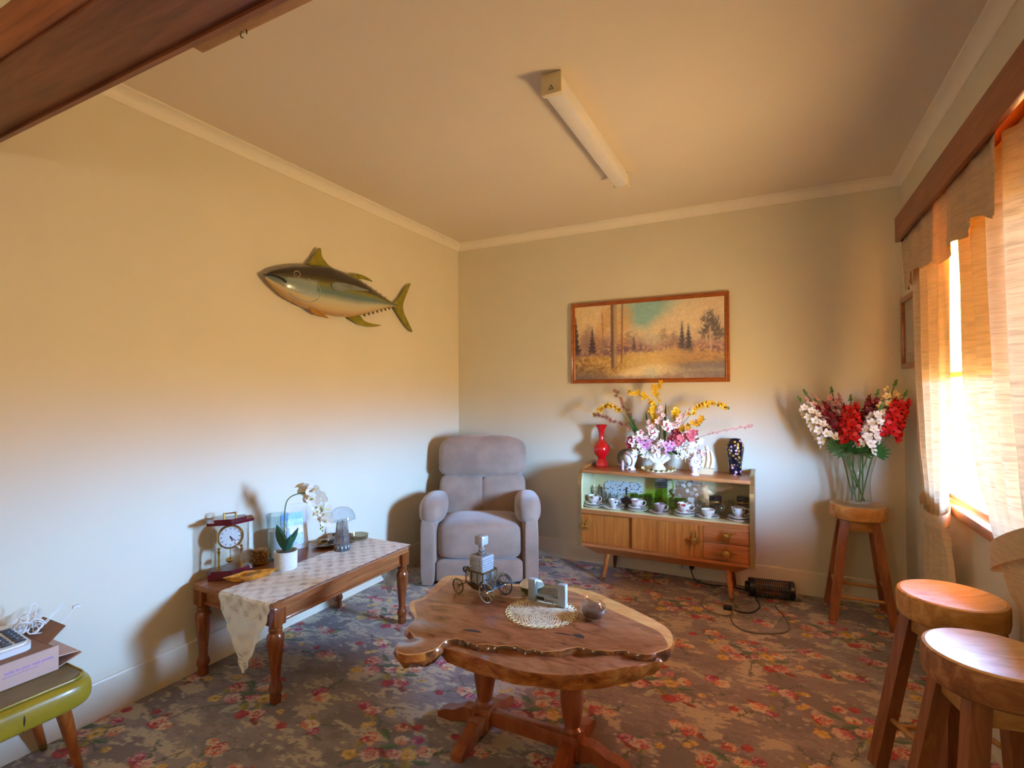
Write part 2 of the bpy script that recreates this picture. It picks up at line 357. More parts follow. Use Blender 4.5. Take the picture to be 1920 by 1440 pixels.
plain('dried_gold', rgb(176, 142, 78), .6, var=.3, nscale=60)
plain('dried_dark', rgb(58, 38, 36), .6, var=.3, nscale=60)
plain('soil_brown', rgb(104, 86, 66), .9, var=.4, nscale=120)
plain('potpourri', rgb(92, 50, 34), .8, var=.5, nscale=150, bmp=.5)
plain('carved_amber', rgb(150, 98, 36), .35, var=.45, nscale=40, bmp=.5)
plain('horn_amber', rgb(196, 124, 36), .22, var=.55, nscale=34, coat=.4)
plain('mahogany_gloss', rgb(92, 18, 28), .15, coat=.5, var=.12)
plain('plate_taupe', rgb(150, 128, 104), .4, var=.15)
plain('fringe_gold', rgb(206, 150, 30), .7, var=.2)
plain('outlet_white', rgb(214, 208, 196), .4, var=.02)
plain('grey_flex', rgb(116, 108, 92), .5)
plain('copper', rgb(190, 110, 70), .3, .8)
plain('dark_recess', rgb(46, 26, 16), .8)
plain('roller_cream', rgb(206, 178, 122), .5, var=.1)
plain('silver_pot', rgb(206, 204, 196), .14, 1.0, var=.05)
floral('china_rose', rgb(240, 232, 218), [rgb(206, 70, 72), rgb(222, 132, 128), rgb(90, 110, 60)], 62, .42)
floral('china_plum', rgb(242, 238, 230), [rgb(128, 36, 70), rgb(90, 60, 100), rgb(80, 110, 70)], 52, .42)
floral('china_pink', rgb(242, 226, 218), [rgb(220, 120, 140), rgb(230, 160, 170), rgb(120, 130, 90)], 60, .46)
floral('china_mauve', rgb(196, 164, 156), [rgb(140, 96, 110), rgb(220, 200, 180), rgb(110, 90, 80)], 40, .4)
floral('china_red', rgb(242, 234, 220), [rgb(176, 30, 40), rgb(230, 150, 90), rgb(196, 60, 60), rgb(90, 100, 60)], 56, .46)
floral('china_gilt', rgb(240, 232, 212), [rgb(190, 150, 90), rgb(214, 150, 110)], 44, .3)
floral('china_sprig', rgb(240, 236, 228), [rgb(190, 50, 70), rgb(120, 140, 100), rgb(60, 80, 60)], 46, .36)
floral('china_urn', rgb(242, 236, 230), [rgb(110, 80, 150), rgb(214, 130, 160), rgb(130, 100, 170)], 55, .42)
floral('china_fan', rgb(240, 234, 216), [rgb(196, 120, 110), rgb(120, 130, 90), rgb(210, 160, 120)], 42, .24)
floral('china_branch', rgb(238, 236, 232), [rgb(120, 70, 70), rgb(170, 110, 110), rgb(80, 80, 60)], 30, .34)
floral('vase_night', rgb(16, 14, 30), [rgb(190, 140, 40), rgb(214, 170, 190), rgb(160, 120, 50)], 48, .4, .1)
floral('platter_print', rgb(206, 216, 214), [rgb(80, 70, 50), rgb(150, 130, 80), rgb(90, 110, 110), rgb(190, 120, 80)], 60, .36)
floral('glass_print', rgb(150, 116, 92), [rgb(226, 220, 206), rgb(214, 206, 190), rgb(190, 160, 140)], 30, .5)
floral('navy_print', rgb(28, 34, 66), [rgb(206, 200, 190), rgb(170, 160, 150)], 60, .3)
thin_glass('clear_glass', (.96, .98, .97, 1)); thin_glass('pane_glass', (.985, .99, .985, 1), .9); thin_glass('case_glass', (.985, .99, .985, 1), .8)
thin_glass('green_glass', (.72, .86, .42, 1)); thin_glass('smoke_glass', (.66, .60, .5, 1)); thin_glass('grey_glass', (.52, .55, .5, 1)); thin_glass('blue_glass', (.86, .93, 1, 1))
thin_glass('water_glass', (.86, .92, .93, 1))
m, t, b = newmat('crystal'); setp(b, rough=.04, trans=.70, ior=1.5, col=(.90, .95, 1, 1))
m, t, b = newmat('clear_acrylic'); setp(b, rough=.03, trans=.92, ior=1.35, col=(.93, .96, 1, 1))
m, t, b = newmat('fill_glow'); setp(b, rough=.4, col=(1, .95, .85, 1)); b.inputs['Emission Color'].default_value = (1, .84, .62, 1); b.inputs['Emission Strength'].default_value = FILL  # glowing surface of the added fill globe
curtain_mat('curtain_cloth', rgb(206, 180, 138), (.024, .0185, .0120, 1))
curtain_mat('valance_cloth', rgb(190, 160, 120), (.034, .018, .0056, 1))
curtain_mat('blind_cloth', rgb(206, 162, 60), (.75, .48, .10, 1))
lace('lace_cream', rgb(240, 234, 220), .78, 190)
lace('doily_cream', rgb(232, 216, 184), radial=True)
attr_mat('carpet', .95, nbump=.8, nscale=260); attr_mat('canvas_paint', .55, nbump=.25, nscale=300); attr_mat('fish_paint', .22, coat=.5); attr_mat('photo_print', .25)
# ------------------------------------------------------------------ the room
YF = -2.6
def carpet_colors(xs, ys):
    "woven floral carpet: mauve ground, beige ferny patches, bouquets in a half-drop repeat"
    rng = np.random.RandomState(11); H, Wd = len(ys), len(xs); X, Y = np.meshgrid(xs, ys)
    def vnoise(sx, sy, seed):
        r = np.random.RandomState(seed); g = r.rand(64, 64); u = (X / sx) % 64; v = (Y / sy) % 64
        i, j = np.floor(u).astype(int), np.floor(v).astype(int); a, b = u - i, v - j; a = a * a * (3 - 2 * a); b = b * b * (3 - 2 * b)
        i2, j2 = (i + 1) % 64, (j + 1) % 64
        return g[j, i] * (1 - a) * (1 - b) + g[j, i2] * a * (1 - b) + g[j2, i] * (1 - a) * b + g[j2, i2] * a * b
    n1 = .5 * vnoise(.16, .11, 1) + .3 * vnoise(.06, .04, 2) + .2 * vnoise(.022, .016, 3)
    n2 = .40 * vnoise(.12, .07, 4) + .26 * vnoise(.05, .018, 5) + .20 * vnoise(.022, .010, 6) + .14 * vnoise(.009, .007, 7)
    C = np.zeros((H, Wd, 3)); C[:] = (116, 101, 97)
    def put(mask, c): C[mask] = np.array(c) 
    put(n1 < .43, (107, 94, 91)); put(n1 < .37, (97, 84, 82)); put(n1 > .6, (126, 111, 105))
    put((n2 > .55) & (n1 > .36), (158, 140, 117)); put((n2 > .59) & (n1 > .36), (178, 157, 125)); put(n2 < .33, (100, 87, 85))
    px = xs[1] - xs[0]
    def region(cx, cy, r):
        i0, i1 = int((cx - r - xs[0]) / px), int((cx + r - xs[0]) / px) + 2; j0, j1 = int((cy - r - ys[0]) / px), int((cy + r - ys[0]) / px) + 2
        i0, j0 = max(i0, 0), max(j0, 0); i1, j1 = min(i1, Wd), min(j1, H)
        if i1 <= i0 or j1 <= j0: return None
        return slice(j0, j1), slice(i0, i1)
    nf = .5 * vnoise(.016, .012, 21) + .5 * vnoise(.008, .007, 22); ng = .6 * vnoise(.020, .014, 23) + .4 * vnoise(.009, .008, 24)
    def flower(cx, cy, r, pal, rot):
        s = region(cx, cy, r * 1.4)
        if s is None: return
        dx, dy = X[s] - cx, Y[s] - cy; d = np.hypot(dx, dy * 1.12); a = np.arctan2(dy, dx) + rot; f, g = nf[s], ng[s]
        R = r * (.70 + .16 * np.abs(np.cos(2.5 * a)) + .5 * (f - .35)); sub = C[s]; k = d / R
        sub[k < 1] = pal[0]; sub[(k < .92) & (g > .52)] = pal[1]; sub[(k < 1) & (np.cos(a - 1.0) + (f - .5) * 1.6 > .45)] = pal[2]
        sub[(k > .38) & (k < .70) & (f > .50)] = pal[3]; sub[(k > .28) & (k < .5) & (g < .5)] = pal[2]; sub[(k < .24)] = pal[0]; sub[(k < .22) & (f < .5)] = (78, 66, 48)
    def leaf(cx, cy, l, w, ang, c):
        s = region(cx, cy, l)
        if s is None: return
        dx, dy = X[s] - cx, Y[s] - cy; u = dx * math.cos(ang) + dy * math.sin(ang); v = -dx * math.sin(ang) + dy * math.cos(ang)
        m = (np.abs(u) < l * .5) & (np.abs(v) < w * .5 * (1 - (2 * u / l) ** 2) + (rng.rand(*u.shape) - .5) * .006)
        sub = C[s]; sub[m] = c[0]; sub[m & (v > w * .06)] = c[1]
    def twig(x0, y0, ang, l, c):
        n = int(l / px * 1.4); x, y, a = x0, y0, ang
        for i in range(n):
            a += (rng.rand() - .5) * .35; x += math.cos(a) * px * .8; y += math.sin(a) * px * .8
            ii, jj = int((x - xs[0]) / px), int((y - ys[0]) / px)
            if 0 <= ii < Wd and 0 <= jj < H:
                C[jj, ii] = c
                if rng.rand() < .22: leaf(x + (rng.rand() - .5) * .02, y + (rng.rand() - .5) * .02, .026, .011, a + .9, ((62, 68, 62), (78, 84, 66)))
    red = ((200, 150, 118), (184, 72, 60), (160, 36, 40), (208, 166, 130)); pink = ((206, 160, 138), (214, 176, 150), (168, 62, 72), (196, 120, 108))
    yel = ((206, 150, 64), (218, 170, 80), (190, 128, 44), (226, 186, 110)); crm = ((212, 184, 138), (220, 196, 146), (196, 92, 70), (214, 130, 86)); mag = ((152, 52, 84), (176, 92, 108), (132, 26, 56), (196, 130, 130)); sol = ((156, 36, 42), (172, 52, 50), (128, 26, 36), (160, 42, 44))
    olive = ((116, 104, 42), (142, 126, 58)); green = ((52, 72, 52), (74, 92, 62)); wine = ((92, 34, 34), (120, 50, 38)); pale = ((150, 152, 116), (170, 166, 126))
    big = [(-.12, .055, .036, red), (-.07, -.005, .034, pink), (.045, .05, .031, yel), (-.02, .095, .026, crm), (.10, -.03, .033, red), (.055, -.055, .027, sol), (-.13, -.035, .027, yel), (.09, .085, .03, crm),
           (.0, .03, .026, pink), (.03, .12, .022, mag), (-.06, .15, .026, red), (-.01, .17, .02, sol), (-.19, .10, .016, yel), (-.17, .12, .014, yel), (.17, .02, .016, yel), (.21, -.03, .012, crm)]
    bleaf = [(-.04, .06, .09, .034, .6, green), (.02, -.02, .10, .036, 2.4, olive), (.075, .01, .07, .03, -.8, olive), (-.02, -.06, .09, .03, 1.2, pale), (-.1, .11, .09, .03, 2.6, green), (.12, .04, .08, .026, .3, green), (-.16, .03, .07, .03, 1.8, olive), (.03, .08, .08, .03, 1.0, olive), (-.05, .02, .09, .03, 2.9, wine), (.15, -.07, .08, .026, -.4, wine)]
    smalls = [[(0, 0, .038, red), (-.045, .018, .024, crm)], [(0, 0, .036, crm), (.04, -.02, .022, mag), (-.08, -.05, .02, sol)], [(0, 0, .034, mag), (.035, -.018, .034, crm)], [(0, 0, .033, pink), (-.05, .01, .026, mag), (.06, .02, .018, yel)], [(0, 0, .037, red), (.045, .0, .025, crm), (-.07, .03, .018, sol)]]
    k = 0
    for a in range(-8, 6):
        for b_ in range(-2, 12):
            bx = -.089 + .80 * a + (.40 if b_ % 2 else 0); by = 2.437 + .46 * (b_ - 5)
            if not (xs[0] - .4 < bx < xs[-1] + .4 and ys[0] - .4 < by < ys[-1] + .4): continue
            for l in bleaf: leaf(bx + l[0], by + l[1], l[2], l[3], l[4], l[5])
            for q in range(5): twig(bx, by, rng.rand() * 6.28, .16, (74, 58, 52))
            for f in big: flower(bx + f[0] * 1.15, by + f[1] * 1.15, f[2] * 1.3, f[3], rng.rand() * 6)
            for (ox, oy) in ((.40, .02), (.22, .19), (.55, .21)):
                cx, cy = bx + ox + (rng.rand() - .5) * .05, by + oy + (rng.rand() - .5) * .05; sm = smalls[k % 5]; k += 1
                for q in range(4): leaf(cx + (rng.rand() - .5) * .11, cy + (rng.rand() - .5) * .06, .075, .028, rng.rand() * 3, (olive, green, wine, pale, olive)[(k + q) % 5])
                twig(cx, cy, rng.rand() * 6.28, .12, (78, 60, 54)); twig(cx, cy, rng.rand() * 6.28, .12, (66, 62, 56))
                for f in sm: flower(cx + f[0] * 1.2, cy + f[1] * 1.2, f[2] * 1.25, f[3], rng.rand() * 6)
    C *= (1 + (rng.rand(H, Wd, 1) - .5) * .10); C = 255 * np.clip(C / 255, 0, 1) ** .62
    C = np.clip(C, 0, 255) / 255.0
    return np.where(C <= .04045, C / 12.92, ((C + .055) / 1.055) ** 2.4)
def color_grid(name, mat, pts, cols):
    "pts and cols are (rows, columns, 3); one mesh coloured cell by cell"
    H, Wd = pts.shape[:2]; me = bpy.data.meshes.new(name)
    idx = np.arange(H * Wd).reshape(H, Wd)
    q = np.stack([idx[:-1, :-1], idx[:-1, 1:], idx[1:, 1:], idx[1:, :-1]], -1).reshape(-1, 4)
    me.vertices.add(H * Wd); me.vertices.foreach_set('co', pts.astype(np.float32).ravel())
    n = len(q); me.loops.add(n * 4); me.loops.foreach_set('vertex_index', q.astype(np.int32).ravel())
    me.polygons.add(n); me.polygons.foreach_set('loop_start', np.arange(0, n * 4, 4, dtype=np.int32)); me.update(calc_edges=True)
    at = me.color_attributes.new('Col', 'FLOAT_COLOR', 'POINT'); c4 = np.ones((H * Wd, 4), np.float32); c4[:, :3] = cols.reshape(-1, 3); at.data.foreach_set('color', c4.ravel())
    me.materials.append(MATS[mat]); return me
st = .0056
xs = np.arange(XL - .01, XR + .012, st); ys = np.arange(.55, YB + .012, st)
GX, GY = np.meshgrid(xs, ys)
fl = link('floor', color_grid('floor', 'carpet', np.stack([GX, GY, 0 * GX], -1), carpet_colors(xs, ys))); tag(fl, kind='structure')
plain('carpet_plain', rgb(112, 98, 92), .95, var=.3, nscale=14)
struct('floor_entry', MB().box(XL, XR, YF, .555, -.05, -.001), 'carpet_plain')
struct('wall_left', MB().box(XL - .1, XL, YF, YB + .1, 0, ZC), 'wall_paint')
struct('wall_back', MB().box(XL, XR, YB, YB + .1, 0, ZC), 'wall_paint_back')
WY0, WY1, WZ0, WZ1 = 1.97, 3.085, .86, 2.13      # window opening
mb = MB().box(XR, XR + .04, YF, WY0, 0, ZC).box(XR, XR + .04, WY1, YB + .1, 0, ZC).box(XR, XR + .04, WY0, WY1, 0, WZ0).box(XR, XR + .04, WY0, WY1, WZ1, ZC)
struct('wall_right', mb, 'wall_paint_back')
struct('wall_front', MB().box(XL, XR, YF - .1, YF, 0, ZC), 'wall_paint')
struct('ceiling', MB().box(XL, XR, YF, YB + .1, ZC, ZC + .1), 'ceiling_paint')
struct('wall_header', MB().box(XL, XR, .62, .785, 2.275, ZC), 'wall_paint')
# door head lining and its two face boards
tr4 = struct('trim_4', MB().rbox(XL, XR, .612, .795, 2.255, 2.277, .003), 'lintel_wood', smooth=True)
obj('face_board', MB().rbox(XL, XR, .592, .614, 2.262, 2.375, .004), 'architrave_wood', tr4)
obj('face_board', MB().prism([(.786, 2.246), (.806, 2.252), (.812, 2.30), (.812, 2.37), (.786, 2.37)], XL, XR, 'x'), 'lintel_wood', tr4)
rail = tag(obj('wood_batten', MB().rbox(-1.335, .2, .8115, .842, 2.262, 2.283, .003), 'stool_rail'), 'pale timber batten screwed to the room side of the door head', 'batten')
obj('screw_hook', MB().tube([(-1.16 + .012 * math.cos(a), .834, 2.255 + .010 * math.sin(a)) for a in [i * .5 for i in range(-1, 10)]], .0016, 6), 'dark_steel', rail)
# coved cornices
def cove(s):
    n = 8; p = [(0, 0), (.006, 0)]
    for i in range(n + 1): a = PI / 2 * i / n; p.append((.006 + .048 * (1 - math.cos(a)) , .004 + .05 * math.sin(a)))
    return p + [(.056, .056), (.056, .062), (0, .062)]
CV = [(d, z - .062) for d, z in cove(1)]
struct('trim_1', MB().prism([(XL + d, ZC + z) for d, z in CV], .79, YB, 'y'), 'cornice_white', smooth=True)
struct('trim_2', MB().prism([(YB - d, ZC + z) for d, z in CV], XL, XR, 'x'), 'cornice_white', smooth=True)
struct('trim_3', MB().prism([(XR - d, ZC + z) for d, z in CV], .79, YB, 'y'), 'cornice_white', smooth=True)
SK = [(0, 0), (.012, 0), (.012, .150), (.009, .157), (0, .157)]
struct('baseboard_left', MB().prism([(XL + d, z) for d, z in SK], YF, YB, 'y'), 'skirting_cream')
struct('baseboard_back', MB().prism([(YB - d, z) for d, z in SK], XL, XR, 'x'), 'skirting_cream')
struct('baseboard_right', MB().prism([(XR - d, z) for d, z in SK], .79, YB, 'y'), 'skirting_cream')
# window: timber frame, mullion, two panes, sill, inner architrave
win = struct('window_1', MB().box(XR + .002, XR + .038, WY0, WY0 + .045, WZ0, WZ1).box(XR + .002, XR + .038, WY1 - .014, WY1, WZ0, WZ1).box(XR + .002, XR + .038, WY0, WY1, WZ0, WZ0 + .02).box(XR + .002, XR + .038, WY0, WY1, WZ1 - .045, WZ1), 'sill_wood')
obj('mullion', MB().rbox(XR + .006, XR + .036, 2.175, 2.215, WZ0, WZ1, .004), 'sill_wood', win)
obj('pane', MB().box(XR + .026, XR + .029, WY0 + .04, 2.18, WZ0 + .04, WZ1 - .04), 'pane_glass', win)
obj('pane', MB().box(XR + .026, XR + .029, 2.21, WY1 - .04, WZ0 + .04, WZ1 - .04), 'pane_glass', win)
obj('window_sill', MB().rbox(.69, XR + .038, WY0 - .04, 3.03, .815, .858, .006), 'sill_wood', win)
obj('architrave', MB().rbox(XR - .012, XR + .001, WY1, WY1 + .05, .858, WZ1, .004), 'sill_wood', win)
# unseen slab added outside the window to block the high sky
struct('sky_blocker', MB().box(XR + .04, XR + 2.7, -1.0, 6.0, 2.28, 2.34), 'lintel_wood')
# added, unseen fill globe (behind the camera, lights the room through the opening)
lt_ = thing('fill_globe', 'added glowing fill globe, unseen behind the camera', 'lamp', (-.85, -1.1, 1.85))
obj('fill_ball', MB().ball((0, 0, 0), .17, 24, 16), 'fill_glow', lt_)
obj('fill_cord', MB().tube([(0, 0, .17), (0, 0, ZC - 1.85)], .004, 8), 'white_plastic', lt_)
obj('fill_mount', MB().lathe([(.05, ZC - 1.85), (.05, ZC - 1.87), (.01, ZC - 1.89)], 20), 'white_plastic', lt_)

# ------------------------------------------------------------------ pelmet, valance, curtains, blinds
pel = thing('window_pelmet', 'red-brown timber pelmet board boxed out above the window', 'pelmet', (XR, 2.3, 2.128))
obj('front_board', MB().rbox(-.154, -.134, -.75, .99, 0, .128, .003), 'pelmet_wood', pel)
obj('end_board', MB().rbox(-.136, -.001, .968, .988, 0, .128, .003), 'pelmet_wood', pel)
obj('top_board', MB().rbox(-.136, -.001, -.75, .97, .112, .126, .002), 'pelmet_wood', pel)
obj('batten', MB().rbox(-.134, -.118, -.75, .96, .02, .045, .002), 'stool_rail', pel)
def pleat(y, k, amp, ph=0): return amp * (math.sin(k * y + ph) * .7 + math.sin(k * 2.3 * y + 1.3 + ph) * .3)
rod = tag(obj('curtain_rod', MB().tube([(.625, 1.60, 2.185), (.625, 3.25, 2.185)], .007, 8), 'roller_cream'), 'thin cream curtain track hidden inside the timber pelmet', 'curtain rod')
def val(u, v):
    y = 3.30 - u * 1.265; zb = 1.905 + .022 * math.sin(y * 9) + .014 * math.sin(y * 23 + 1) - (.02 if u < .06 else 0); zt = 2.158
    z = zt + (zb - zt) * v; f = .35 + .65 * v
    return (.612 + pleat(y, 30, .016 * f) + (.02 * max(0, v - .1) if u < .05 else 0), y + .012 * v * math.sin(y * 21), z)
vl = tag(obj('curtain_valance', MB().grid(val, 170, 16), 'valance_cloth', ang=80), 'gathered beige cloth valance with wavy hem under the pelmet', 'valance')
obj('heading_tape', MB().grid(lambda u, v: (.606 + pleat(3.30 - u * 1.265, 75, .005), 3.30 - u * 1.265, 2.168 - .028 * v), 240, 2), 'valance_cloth', vl, ang=80)
def interp(tab, z):
    for (a, b) in zip(tab, tab[1:]):
        if a[0] >= z >= b[0]: t = (a[0] - z) / (a[0] - b[0] + 1e-9); t = t * t * (3 - 2 * t) * .5 + t * .5; return [p + (q - p) * t for p, q in zip(a[1:], b[1:])]
    return list(tab[-1][1:])
def drape(tab, z0, z1, amp, k, xb, ph=0):
    def fn(u, v):
        z = z0 + (z1 - z0) * v; ya, yb_, am = interp(tab, z); y = ya + (yb_ - ya) * u
        xo = (.045 if xb > .65 else .012) * max(0, min(1, (.80 - z) / .15))
        return (xb + xo * .9 + amp * (1 - .4 * (z < .7)) * am * (math.sin(u * k + ph) * .75 + .25 * math.sin(u * k * 2.1 + 2 + z * 3)), y, z)
    return fn
cl = thing('curtain', 'cream window curtain tied back in the corner beside the wall picture', 'curtain', (0, 0, 0), 0, 'window curtains')
obj('curtain_panel', MB().grid(drape([(2.15, 3.27, 2.70, 1), (1.5, 3.26, 2.70, 1), (1.1, 3.20, 2.715, .9), (.90, 3.13, 2.76, .7), (.845, 3.10, 2.79, .55), (.78, 3.12, 2.78, .7), (.5, 3.19, 2.72, 1), (.02, 3.21, 2.68, 1)], 2.15, .02, .022, 26, .648), 64, 70), 'curtain_cloth', cl, ang=80)
obj('tie_back', MB().grid(lambda u, v: (.648 + .040 * math.cos(2 * PI * u), 2.945 + .175 * math.sin(2 * PI * u) , .83 + .055 * (v - .5) + .03 * math.cos(2 * PI * u) + .02 * math.sin(2 * PI * u)), 40, 4, True), 'curtain_cloth', cl, ang=80)
cr = thing('curtain', 'cream window curtain swept aside by a broad tie behind the bar stools', 'curtain', (0, 0, 0), 0, 'window curtains')
obj('curtain_panel', MB().grid(drape([(2.15, 2.62, 1.96, 1), (1.75, 2.60, 1.96, 1), (1.40, 2.575, 1.955, 1), (1.1, 2.43, 1.94, .9), (.92, 2.30, 1.92, .7), (.82, 2.21, 1.90, .6), (.72, 2.20, 1.88, .8), (.4, 2.22, 1.86, 1), (.02, 2.23, 1.85, 1)], 2.15, .02, .022, 27, .655, 1.0), 64, 70), 'curtain_cloth', cr, ang=80)
obj('tie_back', MB().grid(lambda u, v: (.655 + .040 * math.cos(2 * PI * u), 2.055 + .205 * math.sin(2 * PI * u), .885 + .085 * (v - .5) - .085 * math.sin(2 * PI * u)), 48, 4, True), 'curtain_cloth', cr, ang=80)
def blind(name, label, y0, y1, zb, wavy):
    t = thing(name, label, 'blind', (0, 0, 0), 0, 'holland blinds')
    obj('roller', MB().tube([(XR - .015, y0, 2.185), (XR - .015, y1, 2.185)], .024, 16), 'roller_cream', t)
    obj('blind_cloth', MB().grid(lambda u, v: (XR + .004 - .001 * math.sin(u * 3), y0 + (y1 - y0) * u, 2.185 + (zb + (.03 * math.sin(u * PI * 3) if wavy else 0) - 2.185) * v), 24, 14), 'blind_cloth', t, ang=80)
    obj('bottom_slat', MB().rbox(XR - .006, XR + .008, y0, y1, zb - .012, zb + .012, .003), 'fringe_gold', t)
    if wavy:
        for i in range(6):
            y = y0 + (y1 - y0) * (i + .5) / 6
            q = MB()
            for k in range(7): a = 2 * PI * k / 7; q.tube([(XR + .01 + .004 * math.cos(a), y + .004 * math.sin(a), zb - .01), (XR + .01 + .010 * math.cos(a), y + .010 * math.sin(a), zb - .075)], .0022, 5)
            q.ball((XR + .01, y, zb - .012), .009, 8, 6); obj('tassel', q, 'fringe_gold', t)
    return t
blind('roller_blind', 'mustard holland blind drawn half down behind the curtains', 2.22, 3.06, 1.43, False)
blind('roller_blind', 'mustard holland blind rolled high with gold tassels on its hem', 1.98, 2.20, 1.96, True)
# ------------------------------------------------------------------ ceiling light
cl_ = thing('ceiling_light', 'switched-off fluorescent batten light with frosted cover on the ceiling', 'light fitting', (-.812, 2.56, ZC))
obj('body', MB().rbox(-.034, .034, -.545, .545, -.045, -.001, .004), 'aged_plastic', cl_)
obj('diffuser', MB().prism([(-.041, -.016), (-.043, -.06), (-.036, -.082), (-.018, -.088), (.018, -.088), (.036, -.082), (.043, -.06), (.041, -.016)], -.545, .545, 'y'), 'diffuser_plastic', cl_)
for s in (-1, 1):
    e = obj('end_cap', MB().rbox(-.046, .046, min(s * .545, s * .572), max(s * .545, s * .572), -.092, -.001, .006), 'aged_plastic', cl_)
    if s < 0:
        q = MB().prism([(-.012, -.074), (.012, -.074), (0, -.053)], -.5728, -.572, 'y'); q.mi = 1; q.prism([(-.0075, -.0715), (.0075, -.0715), (0, -.058)], -.5732, -.5728, 'y')
        q.mi = 0; q.prism([(-.001, -.069), (.001, -.069), (.001, -.062), (-.001, -.062)], -.5736, -.5732, 'y')
        obj('warning_mark', q, ['black_plastic', 'aged_plastic'], e, False)
# ------------------------------------------------------------------ mounted tuna on the left wall
fx = XL + .042
fish = thing('mounted_fish', 'mounted yellowfin tuna trophy with olive fins on the cream wall', 'fish trophy', (fx, 2.47, 2.0))
top = [(1.930, 2.026), (1.96, 2.047), (2.01, 2.072), (2.114, 2.110), (2.258, 2.143), (2.38, 2.162), (2.50, 2.152), (2.627, 2.132), (2.78, 2.092), (2.92, 2.048), (3.022, 2.020), (3.06, 2.016)]
bot = [(1.922, 2.000), (1.96, 1.968), (2.04, 1.915), (2.165, 1.877), (2.299, 1.853), (2.445, 1.850), (2.586, 1.864), (2.70, 1.897), (2.82, 1.937), (2.94, 1.975), (3.03, 1.998), (3.06, 2.000)]
def pl_at(tab, y):
    for a, b in zip(tab, tab[1:]):
        if a[0] <= y <= b[0]: t = (y - a[0]) / (b[0] - a[0]); return a[1] + (b[1] - a[1]) * t
    return tab[0][1] if y < tab[0][0] else tab[-1][1]
NS, NA = 60, 40; V = []; Fc = []; Cc = []
def sr(r, g, b_): return (lin(r), lin(g), lin(b_), 1)
def mixc(a, b, t): return tuple(x + (y - x) * t for x, y in zip(a, b))
def grad(stops, t):
    for (p, c), (q, d) in zip(stops, stops[1:]):
        if p <= t <= q: return mixc(c, d, (t - p) / (q - p + 1e-9))
    return stops[0][1] if t < stops[0][0] else stops[-1][1]
for i in range(NS + 1):
    s = i / NS; y = 1.926 + s * 1.132; zt, zb = pl_at(top, y), pl_at(bot, y)
    if s < .02: zt, zb = zt - .004, zb + .004
    zc_, h = (zt + zb) / 2, (zt - zb) / 2; w = min(.068, h * .62 + .004)
    for k in range(NA):
        a = 2 * PI * k / NA; V.append((w * math.cos(a) * (1 if math.cos(a) > 0 else .55), y - 2.47, zc_ + h * math.sin(a) - 2.0))
        t = math.sin(a)
        bands = [(-1, sr(176, 128, 58)), (-.75, sr(206, 178, 120)), (-.45, sr(190, 186, 150)), (-.2, sr(92, 120, 118)), (-.05, sr(88, 112, 104)), (.12, sr(132, 128, 50)), (.28, sr(84, 72, 28)), (.5, sr(48, 36, 24)), (1, sr(40, 30, 22))]
        c = grad(bands, t)
        if s < .27 and -.55 < t < .18: c = mixc(c, sr(150, 164, 160), .65)
        if s < .10 and -.5 < t < .2: c = mixc(c, sr(60, 70, 62), .6)
        if s > .8: c = mixc(c, sr(110, 104, 40), min(1, (s - .8) * 3) * (1 if t < .4 else .3))
        Cc.append(c)
for i in range(NS):
    for k in range(NA): l = (k + 1) % NA; Fc.append((i * NA + k, i * NA + l, (i + 1) * NA + l, (i + 1) * NA + k))
Fc.append(tuple(range(NA))); Fc.append(tuple(reversed(range(NS * NA, (NS + 1) * NA))))
me = bpy.data.meshes.new('body'); me.from_pydata(V, [], Fc); me.update(); me.materials.append(MATS['fish_paint'])
at = me.color_attributes.new('Col', 'FLOAT_COLOR', 'POINT'); at.data.foreach_set('color', [x for c in Cc for x in c]); me.polygons.foreach_set('use_smooth', [True] * len(Fc))
link('body', me, fish)
plain('fin_olive', rgb(134, 124, 26), .35, var=.3, nscale=20); plain('fin_dark', rgb(86, 54, 20), .35, var=.2); plain('fin_silver', rgb(140, 148, 144), .22, .5, var=.25, nscale=16); plain('fin_amber', rgb(170, 120, 40), .35, var=.2)
plain('eye_ring', rgb(150, 120, 90), .2, coat=.6); plain('gill_line', rgb(176, 190, 186), .25, .4)
def fin(name, o, mat, x=0, th=.006): return obj(name, MB().prism(smoothpoly([(a - 2.47, b - 2.0) for a, b in o], 3), (x or -.012) - th, (x or -.012) + th, 'x'), mat, fish)
fin('dorsal_fin', [(2.245, 2.135), (2.27, 2.19), (2.322, 2.264), (2.337, 2.25), (2.345, 2.215), (2.40, 2.172), (2.50, 2.150), (2.45, 2.14)], 'fin_olive')
fin('second_dorsal_fin', [(2.546, 2.145), (2.63, 2.166), (2.72, 2.168), (2.806, 2.146), (2.72, 2.146), (2.64, 2.130)], 'fin_olive')
fin('tail_fin', [(3.035, 2.022), (3.10, 2.085), (3.17, 2.165), (3.232, 2.212), (3.20, 2.15), (3.155, 2.07), (3.137, 2.025), (3.15, 1.97), (3.205, 1.90), (3.252, 1.838), (3.22, 1.842), (3.14, 1.90), (3.075, 1.96), (3.04, 1.995)], 'fin_olive')
fin('anal_fin', [(2.575, 1.862), (2.63, 1.838), (2.70, 1.822), (2.80, 1.824), (2.892, 1.846), (2.80, 1.846), (2.72, 1.856), (2.665, 1.890)], 'fin_olive')
fin('pelvic_fin', [(2.22, 1.868), (2.27, 1.838), (2.32, 1.832), (2.366, 1.830), (2.32, 1.852), (2.27, 1.868)], 'fin_amber', .02)
fin('pectoral_fin', [(2.345, 2.035), (2.39, 2.055), (2.50, 2.062), (2.60, 2.058), (2.68, 2.050), (2.58, 2.035), (2.48, 2.022), (2.40, 2.000), (2.36, 2.005)], 'fin_silver', .070, .005)
